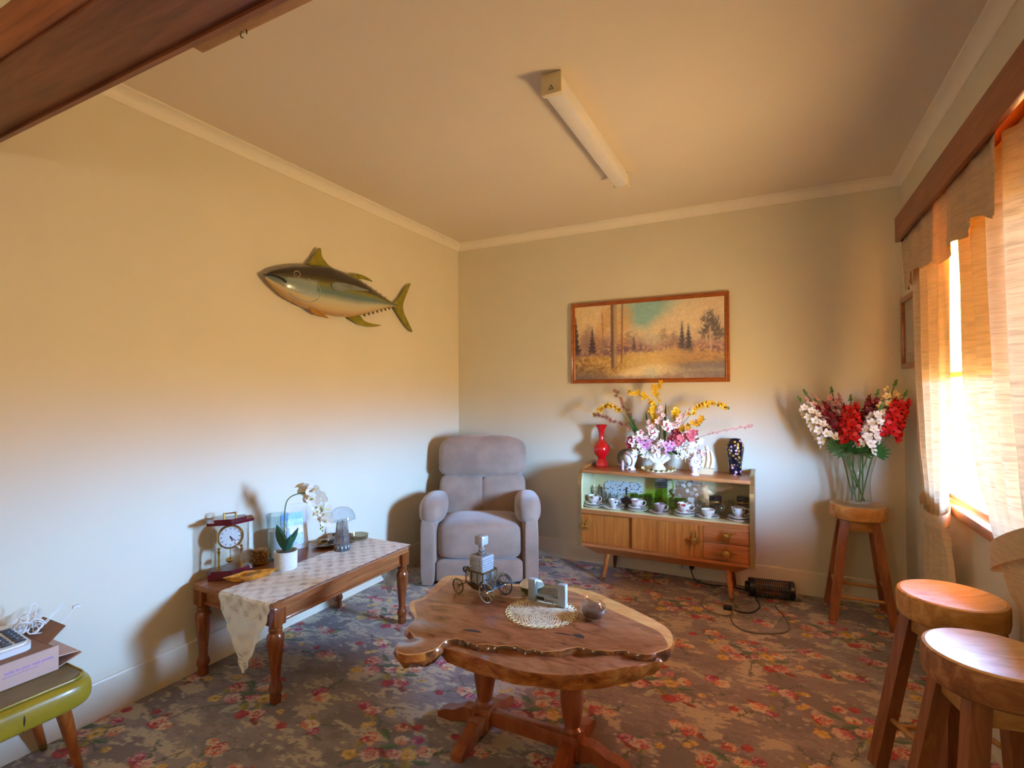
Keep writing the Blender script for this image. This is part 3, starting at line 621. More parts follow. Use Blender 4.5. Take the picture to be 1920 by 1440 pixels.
q = MB().tube([(.061 + .004 * math.cos(a), 2.095 + .017 * math.cos(a) - 2.47, .048 + .017 * math.sin(a)) for a in [2 * PI * i / 20 for i in range(20)]], .004, 6, True); e = obj('eye', q, 'eye_ring', fish)
obj('pupil', MB().ball((.058, 2.095 - 2.47, .048), (.009, .014, .014), 12, 8), 'black_gloss', e)
obj('mouth', MB().tube(spline([(.012, 1.922 - 2.47, .014), (.032, 1.965 - 2.47, .016), (.05, 2.0 - 2.47, .005), (.056, 2.025 - 2.47, -.012)]), .0045, 6), 'black_gloss', fish)
def surf(y, z):
    zt, zb = pl_at(top, y), pl_at(bot, y); c_, h = (zt + zb) / 2, (zt - zb) / 2; t = max(-.98, min(.98, (z - c_) / h)); w = min(.068, h * .62 + .004); return w * math.sqrt(1 - t * t)
gl_ = [(2.24, 2.02), (2.262, 1.98), (2.25, 1.93), (2.20, 1.905), (2.12, 1.912), (2.05, 1.935)]; obj('gill_cover', MB().tube([(surf(a, b_) + .0005, a - 2.47, b_ - 2) for a, b_, *_ in [tuple(p) for p in spline([(a, b_, 0) for a, b_ in gl_])]], .0028, 6), 'gill_line', fish)
gl_ = [(2.175, 2.04), (2.19, 2.0), (2.17, 1.96), (2.12, 1.945), (2.06, 1.955)]; obj('gill_cover', MB().tube([(surf(a, b_) + .0005, a - 2.47, b_ - 2) for a, b_, *_ in [tuple(p) for p in spline([(a, b_, 0) for a, b_ in gl_])]], .0022, 6), 'gill_line', fish)
for i in range(8):
    y = 2.70 + i * .043; z = pl_at(bot, y); obj('finlet', MB().prism([(y - 2.476, z + .004 - 2), (y - 2.452, z + .004 - 2), (y - 2.452, z - .012 - 2)], -.004, .004, 'x'), 'fin_dark', fish, False)
for i in range(6):
    y = 2.66 + i * .05; z = pl_at(top, y); obj('finlet', MB().prism([(y - 2.476, z - .006 - 2), (y - 2.452, z - .006 - 2), (y - 2.448, z + .006 - 2)], -.004, .004, 'x'), 'fin_dark', fish, False)
obj('wall_bracket', MB().rbox(-.0415, -.01, -.1, .1, -.02, .03, .004), 'dark_steel', fish)
# ------------------------------------------------------------------ landscape painting on the back wall
def landscape(w, h):
    rng = np.random.RandomState(3); U, Vv = np.meshgrid(np.linspace(0, 1, w), np.linspace(0, 1, h))      # V up
    def vn(sx, sy, seed):
        r = np.random.RandomState(seed); g = r.rand(80, 80); u = U * sx; v = Vv * sy; i, j = np.floor(u).astype(int), np.floor(v).astype(int); a, b = u - i, v - j; a = a * a * (3 - 2 * a); b = b * b * (3 - 2 * b)
        return g[j % 80, i % 80] * (1 - a) * (1 - b) + g[j % 80, (i + 1) % 80] * a * (1 - b) + g[(j + 1) % 80, i % 80] * (1 - a) * b + g[(j + 1) % 80, (i + 1) % 80] * a * b
    cloud = .5 * vn(5, 4, 1) + .3 * vn(11, 9, 2) + .2 * vn(26, 20, 3); fine = .5 * vn(60, 34, 4) + .5 * vn(130, 70, 5)
    C = np.zeros((h, w, 3))
    def blend(m, c): 
        m = np.clip(m, 0, 1)[..., None]; C[:] = C * (1 - m) + np.array(c) * m
    soft = lambda e, w=.03: 1 / (1 + np.exp(-np.clip(e / w, -30, 30)))
    big_ = .5 * vn(9, 5, 31) + .3 * vn(22, 12, 32) + .2 * vn(48, 26, 33); tx = .5 * vn(90, 50, 34) + .5 * vn(160, 90, 35); jag = (big_ - .5) * .16 + (fine - .5) * .08
    C[:] = (226, 210, 174); blend(soft(.30 - U, .10) * .6, (216, 182, 116)); blend(soft(U - .80, .08) * .55, (204, 178, 148)); blend(soft(cloud - .56, .05) * .5, (236, 214, 172))
    blue = np.exp(-((U - .50 - .22 * (Vv - .85)) / (.06 + .10 * soft(Vv - .80, .05))) ** 2) * soft(Vv - .66 - jag, .04) ; blend(np.clip(blue * 1.25 * soft(.62 - cloud, .06), 0, .95), (142, 190, 186)); blend(np.exp(-((U - .47) / .035) ** 2 - ((Vv - .73) / .03) ** 2) * .7, (150, 190, 182))
    mtn = .52 + .075 * np.exp(-((U - .52) / .05) ** 2) + .045 * np.exp(-((U - .59) / .05) ** 2) + jag * .15; blend(soft(mtn - Vv, .012) * .55 * soft(.72 - U, .03) * soft(U - .38, .03), (184, 186, 170))
    tl = .47 + .10 * soft(.38 - U, .06) + .05 * soft(U - .72, .05); blend(soft(tl - Vv + jag * 1.4, .03) * .8, (168, 130, 130)); blend(soft(tl - .07 - Vv + jag, .03) * soft(.5 - fine, .06) * .85, (112, 82, 98)); blend(soft(tl - .02 - Vv + jag, .03) * soft(fine - .58, .05) * .6, (206, 164, 118))
    def crown(u, v, ru, rv, c, d=.8):
        q = 1.0 - ((U - u) / ru) ** 2 - ((Vv - v) / rv) ** 2; blend(soft(q - .5 + (fine - .5) * 1.6 + (tx - .5) * 1.6, .18) * d, c)
    def trunk(u, v0, v1, wd, c, d=1.0, lean=0): blend(soft(wd - np.abs(U - u - lean * (Vv - v0) - .002 * (big_ - .5)), .0012) * (Vv > v0 + (fine - .5) * .04) * (Vv < v1) * d * (.75 + .5 * (tx - .5)), c)
    def fir(u, v0, v1, wd, c):
        t = (v1 - Vv) / (v1 - v0); blend(soft(wd * t * (.5 + .5 * np.abs(np.sin(t * 24 + fine * 3))) * (.55 + .9 * fine) - np.abs(U - u), .0022) * (t > 0) * soft(1.02 - t, .03) * .92, c)
    for u, v, a, b in ((.20, .64, .05, .14), (.30, .74, .07, .26), (.37, .78, .055, .24), (.24, .82, .05, .2), (.33, .52, .07, .16), (.18, .48, .05, .1)): crown(u, v, a, b, (210, 160, 98), .62)
    for u, v, a, b in ((.08, .52, .05, .16), (.11, .64, .035, .12), (.39, .54, .035, .10), (.62, .55, .032, .11), (.69, .50, .035, .09), (.20, .46, .04, .09)): crown(u, v, a, b, (150, 128, 112), .6)
    for u, v, a, b in ((.905, .70, .055, .13), (.875, .57, .045, .10), (.955, .55, .045, .11), (.925, .62, .05, .12)): crown(u, v, a, b, (98, 90, 92), .85)
    fir(.012, .36, .86, .040, (64, 50, 58)); fir(.135, .36, .71, .032, (74, 58, 66)); fir(.425, .38, .57, .018, (98, 88, 96)); fir(.47, .38, .48, .010, (110, 96, 100)); fir(.735, .36, .72, .028, (82, 76, 88)); fir(.775, .34, .68, .030, (76, 70, 84))
    gl = .34 + .03 * np.cos(U * 6.5 + 2) + jag * .35; g = soft(gl - Vv, .012); blend(g, (222, 196, 130)); blend(g * soft(.36 - U, .06) * soft(fine - .42, .1) * .85, (190, 142, 66)); blend(g * soft(.30 - U, .05) * soft(.47 - big_ + (fine - .5) * .3, .05) * .8, (124, 88, 62)); blend(g * soft(U - .64, .04) * soft(fine - .42, .1) * .8, (182, 138, 104)); blend(g * soft(U - .70, .04) * soft(.44 - fine, .06) * .6, (128, 96, 88))
    pond = soft(.20 - 1.5 * (U - .57) ** 2 - .10 * np.abs(U - .57) + jag * .25 - Vv, .012); blend(pond * .95, (240, 222, 178)); blend(pond * np.exp(-((U - .54) / .05) ** 2) * soft(.15 - Vv, .04) * .85, (196, 208, 196))
    lake = soft(U - .70 + jag, .05) * soft(.215 - Vv - .05 * np.abs(U - .9), .012); blend(lake * .9, (128, 124, 134)); blend(lake * soft(Vv - .10, .01) * soft(.13 - Vv, .01) * .5, (206, 190, 160)); blend(soft(.055 + jag * .5 - Vv, .012) * .75, (150, 126, 128)); blend(soft(.15 - Vv + jag, .04) * soft(.24 - U, .05) * .7, (104, 92, 96))
    trunk(.290, .15, 1.0, .019, (164, 136, 108)); trunk(.276, .16, 1.0, .009, (98, 72, 68)); trunk(.300, .18, .95, .003, (206, 184, 150), .7); trunk(.340, .22, 1.0, .005, (124, 84, 66), lean=.01); trunk(.215, .27, .88, .004, (156, 118, 88), lean=-.012); trunk(.085, .24, .62, .0035, (156, 122, 102)); trunk(.908, .34, .64, .005, (206, 186, 158), lean=-.01); trunk(.888, .36, .52, .003, (196, 172, 146), lean=-.04); trunk(.97, .34, .5, .003, (200, 176, 148), lean=.04); trunk(.625, .34, .5, .0022, (206, 180, 148)); trunk(.69, .34, .46, .002, (206, 180, 148)); trunk(.475, .31, .37, .003, (240, 222, 182))
    C += (tx[..., None] - .5) * 26; C = np.clip(C * np.array((1.06, 1.05, 1.06)), 0, 255) / 255
    return np.where(C <= .04045, C / 12.92, ((C + .055) / 1.055) ** 2.4)
pt = thing('landscape_painting', 'framed woodland landscape painting with pond and tall trees above the cabinet', 'painting', (-.857, YB, 1.425))
PW, PH = 1.184, .645
nw, nh = 330, 176; gx, gz = np.meshgrid(np.linspace(-PW / 2 + .02, PW / 2 - .02, nw), np.linspace(.02, PH - .02, nh))
link('canvas', color_grid('canvas', 'canvas_paint', np.stack([gx, 0 * gx - .018, gz], -1), landscape(nw, nh)), pt)
obj('backing_board', MB().box(-PW / 2 + .01, PW / 2 - .01, -.016, -.001, .01, PH - .01), 'carton_brown', pt)
def rail_(x0, z0, x1, z1, w):
    d = Vector((x1 - x0, 0, z1 - z0)); L_ = d.length; d.normalize(); n = Vector((-d.z, 0, d.x)); q = MB(); prof = [(0, -.001), (0, -.026), (.006, -.032), (.014, -.03), (.017, -.024), (.024, -.026), (w, -.020), (w, -.001)]
    A = [Vector((x0, 0, z0)) + d * p[0] + n * p[0] + Vector((0, p[1], 0)) for p in prof]; B = [Vector((x1, 0, z1)) - d * p[0] + n * p[0] + Vector((0, p[1], 0)) for p in prof]; k = len(prof)
    return q.add(A + B, [tuple(range(k)), tuple(reversed(range(k, 2 * k)))] + [(i, i + k, (i + 1) % k + k, (i + 1) % k) for i in range(k)])
for a in ((-PW / 2, 0, PW / 2, 0), (PW / 2, 0, PW / 2, PH), (PW / 2, PH, -PW / 2, PH), (-PW / 2, PH, -PW / 2, 0)): obj('frame_rail', rail_(*a, .032), 'frame_wood', pt)
# ------------------------------------------------------------------ small picture on the right wall
wp = thing('wall_picture', 'small wood-framed picture half hidden by the tied curtain', 'picture', (XR, 3.68, 1.49)); q = MB()
for (y0, y1, z0, z1) in ((-.22, .22, 0, .03), (-.22, .22, .40, .43), (-.22, -.19, .03, .40), (.19, .22, .03, .40)): obj('frame_rail', MB().rbox(-.026, -.001, y0, y1, z0, z1, .004), 'frame_wood', wp)
obj('mat_board', MB().box(-.012, -.004, -.192, .192, .028, .402), 'lcd_grey', wp); obj('print', MB().box(-.0135, -.0119, -.12, .12, .09, .34), 'platter_print', wp); obj('glass', MB().box(-.0165, -.0155, -.192, .192, .028, .402), 'pane_glass', wp)
# ------------------------------------------------------------------ recliner
rc = thing('recliner_armchair', 'mauve velour recliner armchair with padded arms in the corner', 'armchair', (-1.845, 3.145, 0), math.radians(27.5))
obj('base', MB().rbox(-.335, .335, .05, .64, .012, .30, .02), 'velour', rc)
obj('footrest_panel', MB().pillow(-.305, .305, -.012, .07, .025, .185, 9, 10), 'velour', rc)
obj('seat_cushion', MB().pillow(-.312, .312, -.03, .56, .178, .435, 6, 16, lambda q: (q.x, q.y, q.z + (.14 * (1 - q.x ** 2) * (1 - q.y ** 2) if q.z > 0 else 0) - (.22 * max(0, q.y) if q.z > 0 else 0))), 'velour', rc)
for s in (-1, 1):
    ap = obj('armrest', MB().pillow(s * .352 - .052, s * .352 + .052, .0, .60, .012, .50, 8, 12), 'velour', rc)
    ar = MB()
    def ash(q, s=s): return (q.x * (1 + .12 * (1 - q.y) * .5), q.y, q.z - .10 * (q.y + 1) * .0 + (-.18 * max(0, -q.y - .6)))
    ar.pillow(s * .345 - .090, s * .345 + .090, -.035, .50, .415, .605, 2.8, 14, ash); obj('arm_pad', ar, 'velour', ap)
    obj('front_panel', MB().pillow(s * .365 - .048, s * .365 + .048, -.022, .03, .014, .47, 8, 8), 'velour', ap)
Tb = Matrix.Translation((0, .49, .36)) @ Matrix.Rotation(math.radians(-9), 4, 'X')
bk = MB(); bk.T = Tb; bk.pillow(-.315, .315, .09, .20, -.10, .60, 6, 12, lambda q: (q.x * (1 - .14 * max(0, q.z) ** 3), q.y, q.z)); bo = obj('backrest', bk, 'velour', rc)
for s in (-1, 1):
    q = MB(); q.T = Tb; q.pillow(min(s * .345, s * -.016), max(s * .345, s * -.016), -.065, .13, -.02, .345, 5.5, 14, lambda w: (w.x, w.y - .10 * (1 - w.x ** 2) * (w.y < 0), w.z)); obj('back_cushion', q, 'velour', bo)
q = MB(); q.T = Tb
def headsh(w):
    x = w.x * (1 - .20 * max(0, w.z) ** 4 + .02 * (w.z < -.5)); pk = .018 * math.sin(w.x * 30) * max(0, abs(w.z) - .55)
    return (x, w.y - .18 * (1 - w.x ** 2) * (1 - w.z ** 2) * (w.y < 0) + pk * 3, w.z + pk)
q.pillow(-.352, .352, -.092, .15, .318, .655, 4.8, 26, headsh); obj('headrest', q, 'velour', bo, ang=70)
# ------------------------------------------------------------------ bar stools
def stool(label, x, y, rz, seat_mat, r=.150, h=.672, group='turned bar stools'):
    t = thing('bar_stool', label, 'stool', (x, y, 0), rz)
    sm = MB().lathe([(0, h - .086), (r - .012, h - .086), (r - .003, h - .078), (r, h - .06), (r, h - .012), (r - .004, h - .003)], 48, cap=False); sm.mi = 1
    sm.lathe([(r - .004, h - .003), (r - .012, h), (r - .03, h - .004), (r * .5, h - .012), (0, h - .014)], 48, cap=False); obj('seat', sm, [seat_mat, 'stool_top'], t, ang=30)
    tp, bt = .075, .150
    for sx in (-1, 1):
        for sy in (-1, 1):
            a, b_ = Vector((sx * tp, sy * tp, h - .084)), Vector((sx * bt, sy * bt, 0)); w = .0225; q = MB(); ring = [(-w, -w), (w, -w), (w, w), (-w, w)]
            q.hexa([b_ + Vector((i, j, 0)) for i, j in ring] + [a + Vector((i, j, 0)) for i, j in ring]); obj('leg', q, 'stool_leg', t)
    def at_(z): k = (h - .084 - z) / (h - .084); return tp + (bt - tp) * k
    for s in (-1, 1):
        k = at_(h - .12); obj('top_rail', MB().rbox(-k + .02, k - .02, s * k - .011, s * k + .011, h - .150, h - .088, .002), 'stool_rail', t); obj('top_rail', MB().rbox(s * k - .011, s * k + .011, -k + .02, k - .02, h - .150, h - .088, .002), 'stool_rail', t)
        k = at_(.14); obj('stretcher', MB().tube([(-k + .015, s * k, .14), (k - .015, s * k, .14)], .0095, 10), 'stool_rail', t)
        k = at_(.185); obj('stretcher', MB().tube([(s * k, -k + .015, .185), (s * k, k - .015, .185)], .0095, 10), 'stool_rail', t)
    return t
stool('round-topped wooden bar stool carrying the glass vase of snapdragons', .458, 3.755, 0, 'stool_seat')
stool('honey wooden bar stool with a pale dished top by the curtain', .532, 2.235, math.radians(28), 'stool_seat')
stool('reddish-brown wooden bar stool with dark-sided seat, in front of the honey one', .512, 1.79, math.radians(12), 'stool_seat_dark', .152)
# ------------------------------------------------------------------ console table by the left wall
TZ = .45
ct = thing('side_table', 'long low wooden side table with turned legs along the left wall', 'table', (-2.222, 2.01, 0))
def rrect(x0, x1, y0, y1, r, n=6):
    o = []
    for cx, cy, a0 in ((x1 - r, y1 - r, 0), (x0 + r, y1 - r, 90), (x0 + r, y0 + r, 180), (x1 - r, y0 + r, 270)):
        for i in range(n + 1): a = math.radians(a0 + 90 * i / n); o.append((cx + r * math.cos(a), cy + r * math.sin(a)))
    return o
obj('table_top', MB().prism(rrect(-.300, .300, -.480, .480, .06), TZ - .026, TZ), 'console_wood', ct)
for a in ((-.262, .262, -.442, -.422), (-.262, .262, .422, .442), (-.262, -.242, -.442, .442), (.242, .262, -.442, .442)): obj('apron', MB().box(*a, TZ - .092, TZ - .026), 'console_wood', ct, False)
for a in ((-.27, .27, -.45, -.418), (-.27, .27, .418, .45), (-.27, -.238, -.45, .45), (.238, .27, -.45, .45)): obj('apron_moulding', MB().rbox(*a, TZ - .104, TZ - .090, .004), 'console_wood', ct)
lp = [(.018, 0), (.023, .004), (.024, .03), (.021, .04), (.027, .05), (.030, .062), (.026, .078), (.019, .095), (.021, .13), (.030, .22), (.036, .275), (.036, .295), (.026, .31), (.029, .318), (.029, .326), (.024, .331), (.029, .337), (.029, .345)]
for sx in (-1, 1):
    for sy in (-1, 1): obj('leg', MB().lathe(lp, 20, (sx * .255, sy * .435, 0)).rbox(sx * .255 - .031, sx * .255 + .031, sy * .435 - .031, sy * .435 + .031, .343, TZ - .026, .003), 'turned_wood', ct)
# ------------------------------------------------------------------ live-edge coffee table
cf = thing('coffee_table', 'live-edge timber slab coffee table on two turned columns', 'table', (0, 0, 0))
OUT = [(-1.212, 1.470, .002), (-1.232, 1.515, .002), (-1.20, 1.560, .002), (-1.238, 1.592, .003), (-1.275, 1.61, .004), (-1.290, 1.655, .004), (-1.300, 1.70, .006), (-1.376, 1.765, .02), (-1.420, 1.825, .025), (-1.400, 1.90, .03), (-1.437, 2.04, .045), (-1.455, 2.155, .05), (-1.35, 2.195, .05),
       (-1.20, 2.175, .035), (-1.03, 2.235, .03), (-.874, 2.280, .04), (-.746, 2.280, .07), (-.588, 2.205, .085), (-.425, 2.105, .07), (-.362, 2.045, .05), (-.336, 1.975, .03), (-.335, 1.905, .008), (-.362, 1.862, .003), (-.39, 1.825, .002), (-.475, 1.800, .002), (-.55, 1.765, .002), (-.63, 1.760, .002), (-.70, 1.680, .002),
       (-.78, 1.665, .002), (-.85, 1.655, .002), (-.935, 1.622, .002), (-1.01, 1.612, .002), (-1.058, 1.618, .002), (-1.082, 1.592, .002), (-1.076, 1.535, .003), (-1.105, 1.478, .004), (-1.16, 1.447, .004)]
so = smoothpoly([(a, b_, c) for a, b_, c in OUT], 4); n = len(so)
rr = random.Random(5)
so = [(a + (rr.random() - .5) * (.008 if (c < .006 and -1.06 < a < -.45) else .001), b_ + (rr.random() - .5) * (.018 if (c < .006 and -1.06 < a < -.45) else .001) + (.010 if (c < .006 and -1.06 < a < -.45) else 0), max(.0015, c)) for a, b_, c in so]
area = sum(so[i][0] * so[(i + 1) % n][1] - so[(i + 1) % n][0] * so[i][1] for i in range(n)); sgn = 1 if area > 0 else -1
inn, low_, mid_ = [], [], []
for i in range(n):
    t_ = Vector((so[(i + 1) % n][0] - so[i - 1][0], so[(i + 1) % n][1] - so[i - 1][1])); t_.normalize(); nn = Vector((-t_.y, t_.x)) * sgn
    p = Vector(so[i][:2]); w = so[i][2]; inn.append(p + nn * w); wob = .006 * math.sin(i * .9) + .004 * math.sin(i * 2.3)
    mid_.append(p - nn * (.006 + wob * .5)); low_.append(p + nn * (.018 + wob))
zt_ = TZ; Vv_ = [(q.x, q.y, zt_) for q in inn] + [(q[0], q[1], zt_ - .0015) for q in so] + [(q.x, q.y, zt_ - .024) for q in mid_] + [(q.x, q.y, zt_ - .056) for q in low_]
s_ = MB(); s_.add(Vv_, []); order = list(range(n)) if sgn > 0 else list(reversed(range(n)))
s_.f.append(tuple(order)); s_.m.append(0)
for ring, mi in ((0, 1), (1, 2), (2, 2)):
    for i in range(n): j = (i + 1) % n; f = (ring * n + i, ring * n + j, (ring + 1) * n + j, (ring + 1) * n + i); s_.f.append(f if sgn < 0 else tuple(reversed(f))); s_.m.append(mi if (mi != 2 or so[i][2] > .012 or so[i][0] < -1.09) else 3)
s_.f.append(tuple(3 * n + i for i in reversed(order))); s_.m.append(2)
# lower bark lip along the front
LIP = [(-1.098, 1.578), (-.98, 1.566), (-.86, 1.560), (-.74, 1.572), (-.61, 1.612), (-.52, 1.660), (-.44, 1.732), (-.385, 1.805), (-.352, 1.855), (-.40, 1.89), (-.47, 1.845), (-.55, 1.80), (-.63, 1.785), (-.70, 1.72), (-.78, 1.70), (-.85, 1.685), (-.94, 1.65), (-1.01, 1.635), (-1.06, 1.625)]
lo_ = smoothpoly(LIP, 4); m_ = len(lo_); cx_, cy_ = -.72, 1.70
rg = lambda k, z, wob=0: [(cx_ + (a - cx_) * k + wob * math.sin(i * .8), cy_ + (b_ - cy_) * k + wob * math.sin(i * 1.1), z + (.006 * math.sin(i * .35) if z > .42 else 0)) for i, (a, b_) in enumerate(lo_)]
base = len(s_.v); s_.add(rg(.985, TZ - .018) + rg(1.0, TZ - .026, .003) + rg(.99, TZ - .046, .004) + rg(.93, TZ - .074, .004), [])
s_.f.append(tuple(base + i for i in range(m_))); s_.m.append(0)
for k in range(3):
    for i in range(m_): j = (i + 1) % m_; s_.f.append((base + (k + 1) * m_ + i, base + (k + 1) * m_ + j, base + k * m_ + j, base + k * m_ + i)); s_.m.append(2)
s_.f.append(tuple(base + 3 * m_ + i for i in reversed(range(m_)))); s_.m.append(2)
obj('table_top', s_, ['slab_heart', 'slab_sap', 'slab_edge', 'slab_dark'], cf, ang=50)
for (x, y, w, l, a) in ((-1.035, 1.705, .018, .075, .15), (-.905, 1.865, .010, .045, .5), (-.655, 1.845, .026, .05, -.1), (-.715, 1.832, .010, .07, .1)):
    q = MB(); q.T = Matrix.Translation((x, y, TZ)) @ Matrix.Rotation(a, 4, 'Z'); q.prism(smoothpoly([(-l / 2, -w * .1), (-l * .1, -w / 2), (l / 2, -w * .3), (l * .35, w * .2), (0, w / 2), (-l * .3, w * .2)], 3), -.004, .0007); obj('burl_hollow', q, 'dark_recess', cf)
cprof = [(.030, .095), (.039, .10), (.039, .110), (.030, .120), (.034, .145), (.043, .195), (.045, .235), (.038, .29), (.030, .34), (.027, .40)]
def ogee(x0, x1, h):   # foot profile, from x0 (column) to x1 (tip), height over the floor
    return [(x0, .0), (x0 + (x1 - x0) * .25, .018), (x0 + (x1 - x0) * .62, .0), (x1, 0), (x1, .022), (x0 + (x1 - x0) * .8, .042), (x0 + (x1 - x0) * .55, .050), (x0 + (x1 - x0) * .3, h), (x0, h)]
for x in (-1.055, -.680):
    obj('column', MB().lathe(cprof, 24, (x, 1.835, 0)).rbox(x - .038, x + .038, 1.797, 1.873, .015, .098, .003), 'trestle_wood', cf)
    for s in (-1, 1): obj('foot', MB().prism([(1.835 + s * a, z) for a, z in ogee(.036, .215, .075)][::s], x - .024, x + .024, 'x'), 'trestle_wood', cf, False)
obj('foot', MB().prism([(-1.055 - a, z) for a, z in ogee(.036, .215, .075)], 1.811, 1.859, 'y'), 'trestle_wood', cf, False)
obj('foot', MB().prism([(-.68 + a, z) for a, z in ogee(.036, .215, .075)][::-1], 1.811, 1.859, 'y'), 'trestle_wood', cf, False)
obj('stretcher', MB().rbox(-1.02, -.715, 1.815, 1.855, .03, .085, .003), 'trestle_wood', cf)
# ------------------------------------------------------------------ olive vinyl ottoman
ot = thing('ottoman_stool', 'olive vinyl footstool with tapered wooden legs under the phone box', 'footstool', (-2.315, .70, 0))
obj('side_band', MB().pillow(-.222, .222, -.255, .255, .298, .402, 7, 20, lambda q: (q.x + .05 * q.x * (1 - q.z ** 2), q.y + .05 * q.y * (1 - q.z ** 2), q.z)), 'olive_vinyl', ot)
obj('top_panel', MB().prism(rrect(-.200, .200, -.234, .234, .05), .396, .4035), 'olive_vinyl_top', ot)
pp = [Vector((a, b_, .4015)) for a, b_ in rrect(-.206, .206, -.240, .240, .05, 8)]; obj('piping', MB().tube(pp, .004, 8, True), 'olive_vinyl', ot); obj('button_seam', MB().tube([(.2235 , .06, .385), (.236, .06, .35), (.2235, .06, .312)], .0018, 6), 'black_vinyl', ot)
for sx in (-1, 1):
    for sy in (-1, 1):
        a, b_ = Vector((sx * .14, sy * .19, .31)), Vector((sx * .075 if sx > 0 else -.195, sy * .275, 0)); 
        l = obj('leg', MB().tube([b_ + (a - b_) * .1, b_ + (a - b_) * .5, a], [.013, .018, .023], 14), 'ottoman_leg', ot); obj('ferrule', MB().tube([b_, b_ + (a - b_) * .1], [.011, .0135], 14), 'antique_brass', l)
# ------------------------------------------------------------------ display cabinet
CX0, CX1, CY0, CY1 = -1.275, -.112, 3.60, 3.955; SHZ = .508
cb = thing('display_cabinet', 'mid-century teak display cabinet with glass case and splayed legs', 'cabinet', ((CX0 + CX1) / 2, 3.78, 0))
ox, oy = (CX0 + CX1) / 2, 3.78
def rel(a): return [a[0] - ox, a[1] - ox, a[2] - oy, a[3] - oy, a[4], a[5]]
side = [(CY0 - oy, .238), (CY0 - oy, .66)] + [(CY0 - oy + .155 * (1 - math.cos(a)), .66 + .148 * math.sin(a)) for a in [PI / 2 * i / 10 for i in range(1, 11)]] + [(CY1 - oy, .812), (CY1 - oy, .238)]
for x in (CX0, CX1 - .018):
    sp_ = obj('side_panel', MB().prism(side, x - ox, x + .018 - ox, 'x'), 'teak', cb, ang=25)
    tr_ = [(x + .009 - ox, p[0] - .003, p[1] + .003 * (i > 2)) for i, p in enumerate(side[:-1])]; q = MB()
    for a, b_ in zip(tr_, tr_[1:]): 
        d = Vector(b_) - Vector(a); nrm = Vector((0, -d.z, d.y)).normalized() * .004; w = Vector((.014, 0, 0)); A, B = Vector(a), Vector(b_)
        q.hexa([A - w - nrm, A + w - nrm, A + w + nrm, A - w + nrm, B - w - nrm, B + w - nrm, B + w + nrm, B - w + nrm])
    obj('edge_trim', q, 'gold_trim', sp_, False)
obj('top_board', MB().rbox(*rel((CX0 + .018, CX1 - .018, 3.625, CY1, .764, .787)), .002), 'teak_flat', cb)
obj('back_panel', MB().box(*rel((CX0 + .018, CX1 - .018, CY1 - .008, CY1, .24, .765))), 'cabinet_cream', cb, False)
obj('display_shelf', MB().box(*rel((CX0 + .018, CX1 - .018, CY0 + .004, CY1 - .008, .478, SHZ - .002))), 'teak_flat', cb, False)
obj('shelf_lining', MB().box(*rel((CX0 + .018, CX1 - .018, CY0 + .008, CY1 - .008, SHZ - .002, SHZ))), 'cabinet_cream', cb, False)
for x0, x1 in ((CX0 + .018, CX0 + .0195), (CX1 - .0195, CX1 - .018)): obj('case_lining', MB().box(*rel((x0, x1, CY0 + .02, CY1 - .008, SHZ, .764))), 'cabinet_cream', cb, False)
obj('bottom_board', MB().box(*rel((CX0 + .018, CX1 - .018, CY0 + .004, CY1, .238, .258))), 'teak_flat', cb, False)
obj('divider', MB().box(*rel((-.437, -.417, CY0 + .004, CY1 - .01, .258, .478))), 'teak', cb, False)
b1 = [(CX0 + .02 - ox, CY0 + .01 - oy), (CX1 - .02 - ox, CY0 + .01 - oy), (CX1 - .02 - ox, CY1 - .02 - oy), (CX0 + .02 - ox, CY1 - .02 - oy)]; b0 = [(CX0 + .11 - ox, CY0 + .06 - oy), (CX1 - .11 - ox, CY0 + .06 - oy), (CX1 - .11 - ox, CY1 - .06 - oy), (CX0 + .11 - ox, CY1 - .06 - oy)]
obj('plinth', MB().hexa([(x, y, .182) for x, y in b0] + [(x, y, .238) for x, y in b1]), 'teak_flat', cb, False)
def sunburst(parent, x, z, y, rot=0):
    q = MB(); q.T = Matrix.Translation((x - ox, y - oy, z)) @ Matrix.Rotation(PI / 2, 4, 'X') @ Matrix.Rotation(rot, 4, 'Z') @ Matrix.Scale(1.9, 4); q.lathe([(.004, -.002), (.004, .012), (.012, .014), (.014, .018), (.012, .022), (0, .024)], 16)
    for i, l in enumerate((.034, .012, .026, .012, .036, .012, .024, .012)):
        a = 2 * PI * i / 8; q.tube([(.006 * math.cos(a), .006 * math.sin(a), .012), (l * math.cos(a), l * math.sin(a), .013)], [.0035, .0012], 6)
    obj('knob', q, 'brass', parent)
d1 = obj('sliding_door', MB().box(*rel((CX0 + .02, -.87, CY0 + .028, CY0 + .042, .26, .478))), 'teak', cb, False); sunburst(d1, -1.240, .379, CY0 + .028, 1.1)
d2 = obj('sliding_door', MB().box(*rel((-.885, -.437, CY0 + .010, CY0 + .024, .26, .478))), 'teak', cb, False); sunburst(d2, -.465, .379, CY0 + .010, 1.5)
for z0, z1 in ((.3745, .476), (.262, .3705)):
    dr = obj('drawer', MB().rbox(*rel((-.415, CX1 - .02, CY0 + .006, CY0 + .024, z0, z1)), .0015), 'teak_flat', cb); sunburst(dr, -.272, (z0 + z1) / 2, CY0 + .006, .45 if z0 > .3 else .05)
obj('sliding_pane', MB().box(*rel((CX0 + .02, -.68, 3.635, 3.638, SHZ + .001, .764))), 'case_glass', cb, False); obj('sliding_pane', MB().box(*rel((-.72, CX1 - .02, 3.645, 3.648, SHZ + .001, .764))), 'case_glass', cb, False)
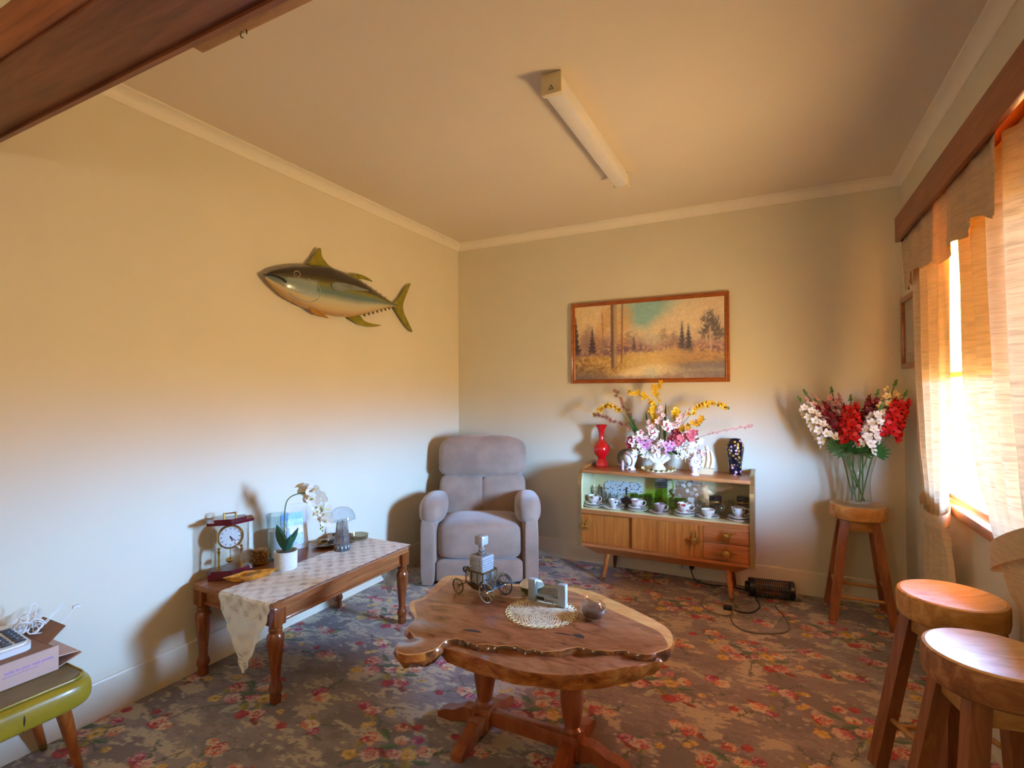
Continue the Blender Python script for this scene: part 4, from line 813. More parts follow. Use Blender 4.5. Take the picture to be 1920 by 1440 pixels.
for x, sx in ((-1.075, -1), (-.27, 1)):
    for y, sy in ((3.675, -1), (3.875, 1)):
        a, b_ = Vector((x - ox, y - oy, .185)), Vector((x + sx * .025 - ox, y + sy * .055 - oy, 0)); l = obj('leg', MB().tube([b_ + (a - b_) * .14, a], [.0125, .021], 14), 'turned_wood' if sy > 0 else 'teak', cb); obj('ferrule', MB().tube([b_, b_ + (a - b_) * .14], [.009, .0128], 14), 'brass', l)
# ------------------------------------------------------------------ china inside the case
def saucer(label, x, y, r, mat, z=SHZ, name='saucer', group=None):
    return tag(obj(name, MB().lathe([(0, .001), (r * .5, .001), (r * .55, .004), (r * .95, .014), (r, .0165), (r * .96, .0185), (r * .6, .0085), (r * .5, .006), (0, .006)], 32), mat, M=Matrix.Translation((x, y, z))), label, 'saucer', group)
def cup(label, x, y, z, r, h, mat, ang=0.2, foot=True, bowl=False, flare=.0):
    t = thing('teacup' if not bowl else 'footed_bowl', label, 'cup' if not bowl else 'bowl', (x, y, z), ang)
    pr_ = [(0, .001), (r * .5, .001), (r * .52, .004), (r * .42, .010), (r * .55, h * .2), (r * .85, h * .5), (r * (.95 - flare), h * .8), (r, h), (r - .002, h), (r * .8, h * .5), (r * .45, h * .22), (0, h * .2)] if foot else [(0, .001), (r * .5, .001), (r * .6, h * .1), (r * .8, h * .45), (r * .93, h * .8), (r, h), (r - .002, h), (r * .75, h * .45), (0, h * .12)]
    obj('cup_body', MB().lathe(pr_, 32), mat, t)
    if not bowl:
        obj('handle', MB().tube(spline([(r * .9, 0, h * .84), (r * 1.25, 0, h * .98), (r * 1.55, 0, h * .8), (r * 1.4, 0, h * .5), (r * 1.05, 0, h * .32), (r * .78, 0, h * .36)]), .0032, 8), mat, t)
    return t
cups = [('rose-painted white teacup on two saucers beside the silver coffee pot', -1.187, 3.69, .044, .062, 'china_rose', 2, 'rose'), ('plain white teacup with a plum flower beside the navy dish', -1.035, 3.685, .036, .064, 'china_plum', 1, 'plum'), ('pink-banded white teacup on two saucers in front of the green tumblers', -.868, 3.70, .044, .058, 'china_pink', 2, 'pink-banded'),
        ('mauve patterned teacup in front of the green lemonade jug', -.710, 3.70, .038, .060, 'china_mauve', 1, 'mauve patterned'), ('white teacup with red rose and gilt curled handle', -.545, 3.695, .047, .062, 'china_red', 2, 'red rose'), ('white footed bowl with gilt rim in front of the dark canister', -.393, 3.70, .045, .052, 'china_gilt', 1, 'gilt-rimmed bowl'), ('tapered white teacup with red sprig at the gold-trimmed end', -.205, 3.70, .045, .066, 'china_sprig', 2, 'red sprig')]
for lb, x, y, r, h, mt, ns, nm in cups:
    z = SHZ
    for k in range(ns): saucer(('lower' if (k == 0 and ns == 2) else 'upper' if ns == 2 else 'single') + ' saucer under the ' + nm + (' teacup' if 'bowl' not in nm else ''), x, y, .074 - .009 * k, mt if mt in ('china_mauve',) else 'white_china', z); z += .0175 if k + 1 < ns else .0062
    cup(lb, x, y, z + (.0 if ns == 1 else .0), r, h, mt, -.25, True, 'bowl' in nm, .0)
def lath(name, label, cat, prof, mat, x, y, z, n=32, group=None): return tag(obj(name, MB().lathe(prof, n), mat, M=Matrix.Translation((x, y, z))), label, cat, group)
sp1 = thing('coffee_pot', 'small silver coffee pot at the curved end of the glass case', 'coffee pot', (-1.185, 3.82, SHZ)); obj('pot_body', MB().lathe([(0, 0), (.036, 0), (.038, .01), (.030, .10), (.034, .118), (.0, .124)], 28), 'silver_pot', sp1); obj('lid', MB().lathe([(.034, .118), (.03, .128), (.006, .134), (.008, .142), (0, .146)], 20), 'silver_pot', sp1); obj('handle', MB().tube(spline([(.03, 0, .105), (.06, 0, .105), (.066, 0, .06), (.034, 0, .03)]), .004, 8), 'cream_china', sp1); obj('spout', MB().tube([(-.03, 0, .07), (-.05, 0, .10), (-.058, 0, .115)], [.01, .007, .005], 10), 'silver_pot', sp1)
pf = tag(obj('serving_platter', MB().prism(rrect(-.145, .145, 0, .16, .03), -.006, .006), 'platter_print', M=Matrix.Translation((-1.03, 3.915, SHZ)) @ Matrix.Rotation(math.radians(78), 4, 'X')), 'pale rectangular platter with painted birds propped at the case back', 'platter')
nd = thing('covered_dish', 'navy and white covered dish with tall finial behind the teacups', 'dish', (-.965, 3.775, SHZ)); obj('dish_body', MB().lathe([(0, 0), (.022, 0), (.012, .012), (.012, .02), (.046, .035), (.052, .05), (.046, .052), (0, .05)], 28), 'navy_print', nd); obj('lid', MB().lathe([(.052, .05), (.04, .066), (.012, .076), (.006, .09), (.008, .13), (.006, .146), (0, .15)], 24), 'navy_gloss', nd)
tum = [(0, 0), (.026, 0), (.027, .004), (.032, .085), (.0305, .085), (.0255, .006), (0, .006)]
for i, (x, y) in enumerate(((-.935, 3.885), (-.865, 3.86), (-.835, 3.915), (-.785, 3.80), (-.645, 3.855), (-.59, 3.90), (-.60, 3.83))): lath('tumbler', 'green-tinted glass tumbler standing near the lemonade jug', 'tumbler', tum, 'green_glass', x, y, SHZ, 20, 'green lemonade tumblers')
for i, (x, y) in enumerate(((-1.11, 3.80), (-1.075, 3.85), (-1.06, 3.775), (-1.14, 3.875))): lath('small_glass', 'small clear drinking glass in front of the painted platter', 'glass', [(a * .85, b_ * .9) for a, b_ in tum], 'clear_glass', x, y, SHZ, 18, 'clear glasses by the platter')
jg = thing('lemonade_jug', 'tall green glass jug with dark painted rings and handle', 'jug', (-.735, 3.885, SHZ)); obj('jug_body', MB().lathe([(0, 0), (.040, 0), (.044, .006), (.046, .12), (.046, .23), (.0445, .23), (.0445, .12), (.040, .008), (0, .008)], 32), 'green_glass', jg); obj('handle', MB().tube(spline([(.045, 0, .20), (.075, 0, .205), (.084, 0, .16), (.072, 0, .11), (.046, 0, .085)]), .006, 10), 'green_glass', jg)
for k in range(5): obj('painted_ring', MB().lathe([(.0465, .15 + k * .016), (.047, .152 + k * .016), (.047, .158 + k * .016), (.0465, .16 + k * .016)], 32, cap=False), 'navy_gloss', jg)
sw = [(.13 + .012 * math.sin(9 * a)) for a in [2 * PI * i / 72 for i in range(72)]]
pl2 = tag(obj('glass_platter', MB().prism([(sw[i] * math.cos(2 * PI * i / 72) * 1.05, .105 + sw[i] * .8 * math.sin(2 * PI * i / 72)) for i in range(72)], -.004, .004), 'glass_print', M=Matrix.Translation((-.525, 3.905, SHZ)) @ Matrix.Rotation(math.radians(78), 4, 'X')), 'scalloped glass platter with frosted flowers leaning at the case back', 'platter')
for x, y, tx in ((-.358, 3.815, 'dark gold-banded canister beside the frosted glass platter'), (-.185, 3.86, 'dark gold-banded canister at the gold-trimmed end of the case')):
    c_ = thing('storage_canister', tx, 'canister', (x, y, SHZ)); obj('canister_body', MB().lathe([(0, 0), (.038, 0), (.04, .004), (.04, .09), (0, .09)], 28), 'smoke_glass', c_); obj('contents', MB().lathe([(0, .003), (.036, .003), (.036, .07), (0, .07)], 24), 'soil_brown', c_); obj('gold_band', MB().lathe([(.0405, .088), (.042, .09), (.042, .098), (.0405, .1)], 28, cap=False), 'brass', c_); obj('lid', MB().lathe([(.041, .09), (.041, .128), (.036, .134), (0, .136)], 28), 'black_gloss', c_)
for x, y in ((-.305, 3.74), (-.295, 3.80), (-.285, 3.865), (-.265, 3.92), (-.46, 3.76), (-.475, 3.82)): lath('wine_goblet', 'small clear stemmed goblet among the glassware by the canisters', 'glass', [(0, 0), (.024, 0), (.022, .004), (.004, .007), (.004, .03), (.018, .045), (.025, .065), (.024, .09), (.0225, .09), (.0235, .065), (.016, .047), (0, .04)], 'clear_glass', x, y, SHZ, 20, 'clear goblets by the canisters')
# ------------------------------------------------------------------ ornaments on the cabinet
CT = .787
lath('bottle_vase', 'glossy red bottle vase with round belly and flared neck', 'vase', [(0, 0), (.047, 0), (.049, .006), (.042, .03), (.030, .058), (.034, .072), (.055, .095), (.064, .125), (.060, .155), (.042, .18), (.024, .194), (.019, .21), (.020, .25), (.028, .285), (.044, .312), (.046, .318), (.042, .318), (.024, .284), (.015, .25), (.014, .21), (0, .2)], 'red_gloss', -1.178, 3.865, CT, 40)
pz = thing('display_plate', 'grey-rimmed round plate standing upright behind the white vase', 'plate', (-.995, 3.90, CT)); q = MB(); q.T = Matrix.Translation((0, 0, .068)) @ Matrix.Rotation(math.radians(80), 4, 'X'); q.lathe([(0, 0), (.05, .002), (.068, .010), (.068, .013), (.05, .005), (0, .003)], 40); obj('plate_disc', q, 'plate_grey' if 'plate_grey' in MATS else 'lcd_grey', pz); obj('stand', MB().tube([(-.03, -.03, .003), (0, .035, .003), (.03, -.03, .003)], .004, 8), 'black_plastic', pz)
wv = thing('painted_vase', 'squat white vase with dark painted branch on it', 'vase', (-.935, 3.785, CT)); obj('vase_body', MB().lathe([(0, 0), (.036, 0), (.038, .004), (.026, .022), (.036, .05), (.050, .085), (.050, .11), (.036, .128), (.034, .134), (.031, .132), (.04, .11), (.03, .05), (0, .04)], 36), 'china_branch', wv)
obj('branch_relief', MB().tube(spline([(-.050, -.02, .115), (-.03, -.048, .125), (.0, -.053, .115), (.022, -.046, .085), (.02, -.036, .05), (.008, -.034, .03)]), .004, 8), 'petal_brown', wv)
fg = thing('figurine', 'tiny pink-robed figurine under a glass tube on a silver base', 'figurine', (-.975, 3.715, CT)); obj('base', MB().lathe([(0, 0), (.022, 0), (.022, .005), (.012, .009), (0, .009)], 20), 'chrome', fg); obj('figure', MB().lathe([(0, .009), (.011, .009), (.008, .03), (.010, .052), (.005, .062), (.007, .07), (0, .078)], 16), 'petal_pink', fg); obj('glass_tube', MB().lathe([(.014, .009), (.014, .095), (0, .097)], 20, cap=False), 'clear_glass', fg)
dl = thing('lace_doily', 'cream ruffled doily under the white fan vase', 'doily', (-.735, 3.80, CT)); obj('doily_cloth', MB().lathe([(0, .001), (.10, .001), (.10, .003), (0, .003)], 40), 'lace_cream', dl)
q = MB(); q.grid(lambda u, v: ((.10 + .022 * v) * math.cos(2 * PI * u), (.10 + .022 * v) * math.sin(2 * PI * u), .004 + .006 * v + .008 * (1 + math.sin(2 * PI * u * 22)) * v), 176, 4, True); obj('ruffle', q, 'petal_cream', dl, ang=80)
fv = thing('fan_vase', 'white five-fingered fan vase with painted sprigs and green-edged foot', 'vase', (-.735, 3.80, CT + .0045)); obj('foot', MB().lathe([(0, 0), (.052, 0), (.054, .006), (.046, .02), (.038, .03), (.030, .045), (.032, .052), (0, .055)], 32), 'china_fan', fv); q = MB()
for i in range(18): a = 2 * PI * i / 18; q.ball((.0525 * math.cos(a), .0525 * math.sin(a), .0055), (.009, .009, .0052), 8, 5)
obj('foot_leaves', q, 'leaf_green', fv)
for i in range(5):
    a = math.radians(-48 + 24 * i); l = .115 - .012 * abs(i - 2); p0 = Vector((.012 * math.sin(a), 0, .045)); d = Vector((math.sin(a), 0, math.cos(a))); obj('finger_tube', MB().tube([p0, p0 + d * l * .5, p0 + d * l, p0 + d * (l + .002), p0 + d * l * .9], [.013, .017, .0215, .018, .015], 18), 'china_fan', fv)
un = thing('china_urn', 'small white lidded urn with violet flowers and two handles', 'urn', (-.478, 3.715, CT)); obj('urn_body', MB().lathe([(0, 0), (.030, 0), (.031, .005), (.022, .014), (.020, .028), (.036, .05), (.044, .08), (.040, .10), (.042, .106), (0, .104)], 32), 'china_urn', un); obj('lid', MB().lathe([(.042, .106), (.034, .118), (.014, .126), (.006, .132), (.009, .14), (0, .147)], 24), 'china_urn', un)
for s in (-1, 1): obj('handle', MB().tube(spline([(s * .040, 0, .075), (s * .056, 0, .085), (s * .062, 0, .105), (s * .052, 0, .118), (s * .042, 0, .104)]), .0035, 8), 'china_gilt', un)
sb_ = thing('ship_ornament', 'cream ceramic sailing ship ornament behind the urn', 'ornament', (-.415, 3.80, CT), -.15); obj('hull', MB().hexa([(-.045, -.018, .0), (.045, -.018, .0), (.045, .018, .0), (-.045, .018, .0), (-.06, -.024, .045), (.055, -.024, .04), (.055, .024, .04), (-.06, .024, .045)]), 'cream_china', sb_)
for x, h, w in ((-.028, .12, .034), (.005, .15, .036), (.035, .115, .03)): obj('sail', MB().grid(lambda u, v, x=x, h=h, w=w: (x + (u - .5) * w * (1.15 - .5 * v) + .012 * math.sin(PI * v), -.014 * math.sin(PI * u) - .004, .045 + h * v), 10, 10), 'cream_china', sb_); obj('mast', MB().tube([(x, .003, .04), (x, .003, .05 + h)], .003, 6), 'cream_china', sb_)
lath('enamel_vase', 'tall black vase with gold and lilac floral decoration', 'vase', [(0, 0), (.038, 0), (.040, .004), (.041, .05), (.050, .12), (.058, .175), (.056, .205), (.044, .226), (.036, .234), (.038, .246), (.033, .246), (.03, .23), (0, .2)], 'vase_night', -.232, 3.865, CT, 40)
# ------------------------------------------------------------------ blossoms and sprays
def blossom(name, np_, ln, wd, mats, cup=.35, tip=.5, lip=0):
    q = MB()
    for i in range(np_):
        a = 2 * PI * i / np_; R_ = Matrix.Rotation(a, 4, 'Z'); q.T = R_
        q.add([(0, 0, 0), (ln * .45, -wd / 2, ln * cup * .35), (ln * .45, wd / 2, ln * cup * .35), (ln * .8, -wd * tip * .5, ln * cup * .8), (ln * .8, wd * tip * .5, ln * cup * .8), (ln, 0, ln * cup)], [(0, 1, 2), (1, 3, 4, 2), (3, 5, 4)])
    q.T = Matrix.Identity(4); q.mi = 1; q.ball((0, 0, ln * .12), (ln * .2, ln * .2, ln * .28), 6, 4)
    if lip: q.add([(0, 0, ln * .1), (ln * .2, -ln * .5, ln * .4), (-ln * .2, -ln * .5, ln * .4), (0, -ln * .75, ln * .2)], [(0, 2, 3, 1)])
    return q.mesh(name, mats)
BL = dict(oncidium=blossom('blossom', 5, .021, .012, ['petal_yellow', 'petal_gold'], .3), gold=blossom('blossom', 6, .022, .013, ['petal_gold', 'petal_yellow'], .5), cymb=blossom('blossom', 5, .020, .014, ['petal_yellow', 'petal_dark_red'], .5, lip=1),
          brown=blossom('blossom', 5, .016, .007, ['petal_brown', 'petal_dark_red'], .3), orchid=blossom('blossom', 5, .030, .024, ['petal_white', 'petal_magenta'], .25, .8, lip=1), pinkorch=blossom('blossom', 5, .024, .019, ['petal_mauve', 'petal_magenta'], .3, .7), blush=blossom('blossom', 6, .020, .012, ['petal_blush', 'petal_pink'], .5), white=blossom('blossom', 6, .021, .010, ['petal_white', 'petal_cream'], .45),
          rose=blossom('blossom', 5, .021, .017, ['petal_rose', 'petal_pink'], .6, .8), redb=blossom('blossom', 5, .019, .015, ['petal_dark_red', 'petal_red'], .6, .8), yellowp=blossom('blossom', 5, .030, .026, ['petal_yellow', 'petal_gold'], .3, .9), twig=blossom('blossom', 4, .010, .006, ['petal_pink', 'petal_brown'], .6),
          s_white=blossom('floret', 5, .021, .016, ['petal_white', 'petal_cream'], .5, .8), s_cream=blossom('floret', 5, .020, .015, ['petal_white', 'petal_yellow'], .5, .8), s_red=blossom('floret', 5, .022, .017, ['petal_red', 'petal_dark_red'], .5, .8), s_dark=blossom('floret', 5, .021, .016, ['petal_dark_red', 'petal_magenta'], .5, .8), s_pink=blossom('floret', 5, .018, .014, ['petal_pink', 'petal_rose'], .5, .8), s_tan=blossom('floret', 5, .020, .015, ['petal_cream', 'petal_gold'], .5, .8), moth=blossom('blossom', 5, .033, .030, ['petal_white', 'petal_cream'], .2, .9, lip=1))
RR = random.Random(21)
def put_blossom(parent, kind, p, d, s=1.0, name='blossom'):
    o = link(name, BL[kind], parent); o.matrix_local = Matrix.Translation(p) @ look(d) @ Matrix.Rotation(RR.random() * 6.28, 4, 'Z') @ Matrix.Scale(s, 4); return o
FV = Vector((-.735, 3.80, CT + .16))
def px(u, v, y): k = y / 3.8; return Vector(((-.712 + (u - 1240) * .0039) * 1.0, y, 1.355 - (v - 735) * .00383))
def spray(name, label, cat, pts, kind, cnt, s0=.35, sc=1.0, jit=.012, stem='stem_green', r=.0016, buds=0, group=None):
    t = thing(name, label, cat, tuple(pts[0]), 0, group); P = [Vector(p) - Vector(pts[0]) for p in pts]; c = spline(P, 8)
    obj('stem', MB().tube(c, r, 6), stem, t); N = len(c) - 1
    for i in range(cnt):
        f = s0 + (1 - s0) * (i + .5) / cnt; k = min(N, int(f * N)); p = c[k] + Vector(((RR.random() - .5) * jit * 2, (RR.random() - .5) * jit * 2, (RR.random() - .5) * jit * 2)); put_blossom(t, kind, p, (RR.random() - .4, -1.0 - RR.random(), RR.random() * .8 - .1), sc * (.85 + RR.random() * .3))
    for i in range(buds): obj('bud', MB().ball(tuple(c[-1] + Vector(((RR.random() - .3) * .02, 0, (RR.random() - .5) * .02))), (.006, .006, .008), 8, 6), 'bud_green', t)
    return t
def fingers(i): a = math.radians(-48 + 24 * i); return FV + Vector((.105 * math.sin(a), 0, -.055 + .075 * math.cos(a)))
S = lambda i, *uv: [fingers(i)] + [px(u, v, y) for u, v, y in uv]
spray('orchid_spray', 'yellow dancing-lady orchid spray arching highest below the painting', 'flower', S(2, (1238, 800, 3.80), (1228, 760, 3.81), (1205, 742, 3.80), (1182, 736, 3.79)), 'oncidium', 11, .55, 1.1, .014, buds=2)
spray('orchid_spray', 'yellow dancing-lady orchid spray pointing up at the frame', 'flower', S(2, (1236, 790, 3.82), (1232, 750, 3.83), (1226, 728, 3.83), (1240, 720, 3.83)), 'oncidium', 12, .5, 1.1, .016)
spray('orchid_spray', 'yellow orchid spray with maroon hoods drooping over the red vase', 'flower', S(0, (1185, 800, 3.78), (1160, 768, 3.77), (1138, 762, 3.76), (1114, 780, 3.76)), 'cymb', 11, .45, 1.15, .010, buds=3)
spray('orchid_spray', 'yellow orchid spray with maroon hoods reaching towards the black vase', 'flower', S(4, (1275, 800, 3.78), (1300, 768, 3.77), (1325, 756, 3.76), (1352, 764, 3.76)), 'cymb', 13, .40, 1.15, .010, buds=3)
spray('orchid_spray', 'thick yellow orchid cluster standing in the bouquet centre', 'flower', S(1, (1232, 800, 3.79), (1226, 775, 3.78), (1228, 757, 3.78)), 'yellowp', 8, .45, .8, .014)
spray('orchid_spray', 'yellow and orange orchid cluster beside the white hydrangea tuft', 'flower', S(3, (1258, 800, 3.79), (1266, 780, 3.78), (1268, 768, 3.78)), 'yellowp', 6, .5, .8, .014)
spray('flower_spray', 'golden starry flower spray leaning towards the black vase', 'flower', S(4, (1270, 808, 3.77), (1292, 795, 3.76), (1318, 784, 3.76)), 'gold', 12, .35, 1.2, .016)
spray('flower_spray', 'brown spider orchid spray rising steeply to the picture frame', 'flower', S(1, (1190, 795, 3.80), (1168, 760, 3.80), (1152, 728, 3.80)), 'brown', 13, .35, 1.2, .012, 'stem_brown')
spray('flower_spray', 'dark brown spider orchid spray hanging above the red vase rim', 'flower', S(0, (1185, 805, 3.76), (1150, 790, 3.75), (1112, 776, 3.75)), 'brown', 14, .35, 1.2, .012, 'stem_brown')
spray('flower_spray', 'thin pink heather spray stretching past the black vase', 'flower', S(4, (1290, 825, 3.76), (1330, 808, 3.75), (1372, 798, 3.75), (1394, 794, 3.75)), 'twig', 26, .45, 1.1, .009, 'stem_brown', .0013)
for i, (u, v, lb) in enumerate(((1203, 812, 'white orchid with magenta throat nearest the red vase'), (1255, 795, 'large white orchid with scarlet throat in the bouquet centre'), (1232, 803, 'white orchid with magenta throat under the yellow cluster'), (1190, 820, 'white orchid tinged violet at the bouquet edge'))): spray('orchid_spray', lb, 'flower', S(min(4, i + 1) % 4, (u - 4, v + 20, 3.75), (u, v, 3.73)), 'orchid', 5, .75, 1.0, .022)
for i, (u, v, kind, lb) in enumerate(((1215, 825, 'blush', 'pale pink starry blossom stem low in the bouquet'), (1245, 822, 'blush', 'pale pink blossom stem above the fan vase fingers'), (1240, 765, 'blush', 'pink hyacinth head beside the yellow cluster'), (1286, 768, 'blush', 'white-pink hyacinth tuft under the arching orchid'), (1215, 785, 'blush', 'blush blossom stem behind the white orchids'),
        (1200, 840, 'white', 'white starry flower stem drooping towards the plate'), (1195, 850, 'white', 'white starry flower stem lowest near the painted vase'), (1300, 835, 'white', 'white starry flower stem over the urn'), (1288, 845, 'white', 'white narcissus stem just above the urn lid'), (1275, 815, 'rose', 'rose pink sweet pea stem in the bouquet'), (1300, 808, 'rose', 'coral sweet pea stem below the golden spray'), (1258, 832, 'pinkorch', 'pink orchid low by the fan vase rim'), (1180, 828, 'redb', 'dark red bud stem beside the white orchids'), (1268, 806, 'redb', 'maroon flower stem beside the golden spray'), (1322, 838, 'blush', 'pale pink orchid sprig by the ship ornament'), (1205, 822, 'pinkorch', 'violet-pink orchid beside the dark red buds'), (1310, 822, 'white', 'white baby-breath sprig under the heather spray'), (1230, 835, 'blush', 'pink blossom sprig at the vase mouth'))):
    spray('cut_flower', lb, 'flower', S(max(0, min(4, int((u - 1180) / 27))), ((u + 1240) / 2, (v + 850) / 2, 3.77), (u, v, 3.74)), kind, 10, .62, 1.15, .026)
for i, (u, v, y) in enumerate(((1172, 765, 3.80), (1210, 772, 3.82), (1180, 790, 3.77), (1247, 755, 3.83), (1272, 772, 3.82), (1220, 845, 3.74), (1262, 850, 3.74), (1240, 838, 3.73), (1200, 858, 3.75), (1282, 852, 3.75))):
    a, b_ = fingers(min(4, max(0, int((u - 1170) / 24)))), px(u, v, y); d = b_ - a; sd = d.cross(Vector((0, 1, 0))).normalized() * .011
    q = MB().grid(lambda s, t_: d * t_ + sd * (s - .5) * 2 * math.sin(PI * min(1, t_ * .9 + .08)) + Vector((0, -.02 * math.sin(PI * t_), 0)), 2, 8)
    tag(obj('strap_leaf', q, 'leaf_green', M=Matrix.Translation(a)), 'green strap leaf among the blossoms in the fan vase', 'leaf', 'strap leaves in the fan vase')
# ------------------------------------------------------------------ glass vase of snapdragons on the far stool
SV = Vector((.458, 3.755, .6585))
gv = thing('glass_vase', 'clear flared glass vase standing on the corner stool', 'vase', tuple(SV)); obj('vase_glass', MB().lathe([(0, 0), (.076, 0), (.078, .006), (.077, .02), (.068, .10), (.066, .14), (.074, .20), (.094, .28), (.116, .335), (.114, .335), (.092, .28), (.072, .20), (.064, .14), (.066, .10), (.074, .024), (0, .02)], 40), 'clear_glass', gv)
def sx_(u, v, y=3.73): return Vector((min(.69, .147 + (u - 1497) * .00272), y, 1.138 - (v - 800) * .00325))
spikes = [('cream snapdragon spike leaning furthest from the window', 1500, 748, 1556, 826, 3.70, 's_cream', 34), ('dusty pink snapdragon spike with long green tip behind the cream one', 1512, 735, 1556, 800, 3.77, 's_pink', 26), ('dark crimson snapdragon spike between the pink and scarlet ones', 1533, 752, 1574, 812, 3.74, 's_dark', 26), ('pale pink snapdragon spike with tall dark tip in the middle', 1566, 731, 1580, 800, 3.80, 's_pink', 26), ('scarlet snapdragon spike upright in the middle of the vase', 1598, 746, 1596, 828, 3.69, 's_red', 36),
          ('white snapdragon spike next to the scarlet middle one', 1653, 762, 1622, 838, 3.69, 's_white', 34), ('wine red snapdragon spike at the back near the corner', 1653, 736, 1634, 800, 3.80, 's_dark', 22), ('cream snapdragon spike reaching highest towards the window', 1684, 719, 1652, 800, 3.77, 's_tan', 30), ('scarlet snapdragon spike touching the curtain edge', 1712, 738, 1664, 815, 3.70, 's_red', 36)]
for i, (lb, u1, v1, u0, v0, y, kind, cnt) in enumerate(spikes):
    A = sx_(u1, v1, y); B = sx_(u0, v0, y); b0 = SV + Vector((.035 * math.cos(i * 2.2), .035 * math.sin(i * 2.2), .03)); nk = SV + Vector(((B.x - SV.x) * .55, (B.y - SV.y) * .55, .325))
    nk.x = SV.x + max(-.085, min(.085, nk.x - SV.x)); nk.y = SV.y + max(-.06, min(.06, nk.y - SV.y))
    t = thing('snapdragon', lb, 'flower', tuple(b0)); c = spline([Vector((0, 0, 0)), nk - b0, B - b0, A - b0], 8); obj('stem', MB().tube(c, [.0042] * (len(c) - 6) + [.003] * 6, 8), 'stem_green', t)
    ax = (A - B); L_ = ax.length; ax.normalize(); e1 = ax.cross(Vector((0, 1, 0))).normalized(); e2 = ax.cross(e1)
    for k in range(cnt):
        f = k / cnt; a = k * 2.4; r = .038 * (1 - .45 * f) + .008; d = e1 * math.cos(a) + e2 * math.sin(a); p = B - b0 + ax * (L_ * .86 * f) + d * r; put_blossom(t, kind, p, d + ax * .35, 1.65 * (1 - .3 * f), 'floret')
    q = MB()
    for k in range(10): f = k / 10; a = k * 2.4; q.ball(tuple(A - b0 + ax * (.035 * f - .012) + (e1 * math.cos(a) + e2 * math.sin(a)) * (.007 * (1 - f) + .001)), (.005, .005, .006), 6, 4)
    obj('bud_tip', q, 'bud_green', t)
for i, (u, v) in enumerate(((1545, 822), (1553, 835), (1570, 830), (1640, 834), (1655, 828), (1660, 838), (1600, 840), (1618, 838))):
    c0 = SV + Vector(((i % 3 - 1) * .04, -.04, .31)); tip = sx_(u, v, 3.66); q = MB(); d0 = tip - c0
    for k in range(7):
        a = (k - 3) * .38; d = Matrix.Rotation(a, 3, 'Y') @ d0.normalized(); e = c0 + d0 * .45; w = d.cross(Vector((0, 1, 0))).normalized() * .010; l = .088 - .008 * abs(k - 3)
        q.grid(lambda s, t_: e - c0 + d * l * t_ + w * (s - .5) * 2 * math.sin(PI * (.08 + .9 * t_)) + Vector((0, -.012 * t_, 0)), 2, 5)
    lf = thing('palmate_leaf', 'green fingered leaf fanning out over the rim of the glass vase', 'leaf', tuple(c0), 0, 'leaves of the vase bouquet'); obj('stalk', MB().tube([Vector((0, 0, -.08)), Vector((0, 0, 0)), d0 * .45], .0018, 6), 'stem_green', lf); obj('leaflets', q, 'leaf_green', lf, ang=80)
# ------------------------------------------------------------------ lace runner on the side table
RX0, RX1, YN, YE = -2.275, -1.945, 1.527, 2.497
def run(u, v):
    s = v * 1.62 - .33                      # metres along: <0 hangs at the near end, >.97 hangs at the far end
    e = abs(u - .5) * 2; sc = .006 * abs(math.sin(s * 70)) * (e > .9)
    def xx(k): return (RX0 + RX1) / 2 + (u - .5) * (RX1 - RX0) * k + (sc if u > .5 else -sc)
    if s < 0:
        d = -s; k = 1 - max(0, (d - .05)) / .28 * .97; k = max(.03, k + .03 * math.sin(d * 90)); return (xx(k), YN - .004 - .004 * math.sin(u * 14) , TZ + .0015 - d)
    if s > .97:
        d = s - .97; k = max(.03, 1 - d / .33); return (xx(k), YE + .004, TZ + .0015 - d)
    return (xx(1), YN + s, TZ + .0025 + .0006 * math.sin(u * 40) * math.sin(s * 60))
tag(obj('table_runner', MB().grid(run, 44, 200), 'lace_cream', ang=80), 'cream lace runner with pointed hanging end on the side table', 'table runner')
# ------------------------------------------------------------------ things on the side table
Z = TZ
ck = thing('mantel_clock', 'glass-sided anniversary clock with mahogany base and brass handle', 'clock', (-2.432, 1.680, Z), math.radians(62))
def hexo(w, d, k=1.0): return [(-w * k, -d * .45 * k), (0, -d * k), (w * k, -d * .45 * k), (w * k, d * .45 * k), (0, d * .55 * k), (-w * k, d * .45 * k)]
obj('base', MB().prism(hexo(.098, .078), 0, .032), 'mahogany_gloss', ck, False); obj('base_step', MB().prism(hexo(.086, .068), .032, .044), 'mahogany_gloss', ck, False)
obj('top', MB().prism(hexo(.104, .084), .268, .282), 'mahogany_gloss', ck, False); obj('top_step', MB().prism(hexo(.072, .056), .282, .292), 'mahogany_gloss', ck, False)
ho = hexo(.082, .064); 
for i in range(6):
    a, b_ = Vector((*ho[i], 0)), Vector((*ho[(i + 1) % 6], 0)); n_ = Vector((b_.y - a.y, a.x - b_.x, 0)).normalized() * .0012; q = MB(); q.hexa([a - n_ + Vector((0, 0, .044)), b_ - n_ + Vector((0, 0, .044)), b_ + n_ + Vector((0, 0, .044)), a + n_ + Vector((0, 0, .044)), a - n_ + Vector((0, 0, .268)), b_ - n_ + Vector((0, 0, .268)), b_ + n_ + Vector((0, 0, .268)), a + n_ + Vector((0, 0, .268))]); obj('glass_pane', q, 'pane_glass', ck, False)
q = MB(); q.T = Matrix.Translation((0, -.012, .198)) @ Matrix.Rotation(PI / 2, 4, 'X'); q.lathe([(0, 0), (.052, 0), (.052, .006), (.0, .006)], 40); dial = obj('dial', q, 'paper_white', ck)
q = MB(); q.T = Matrix.Translation((0, -.012, .198)) @ Matrix.Rotation(PI / 2, 4, 'X'); q.lathe([(.050, -.012), (.058, -.012), (.060, .004), (.056, .010), (.050, .010)], 40, cap=False); obj('bezel', q, 'brass', dial)
q = MB()
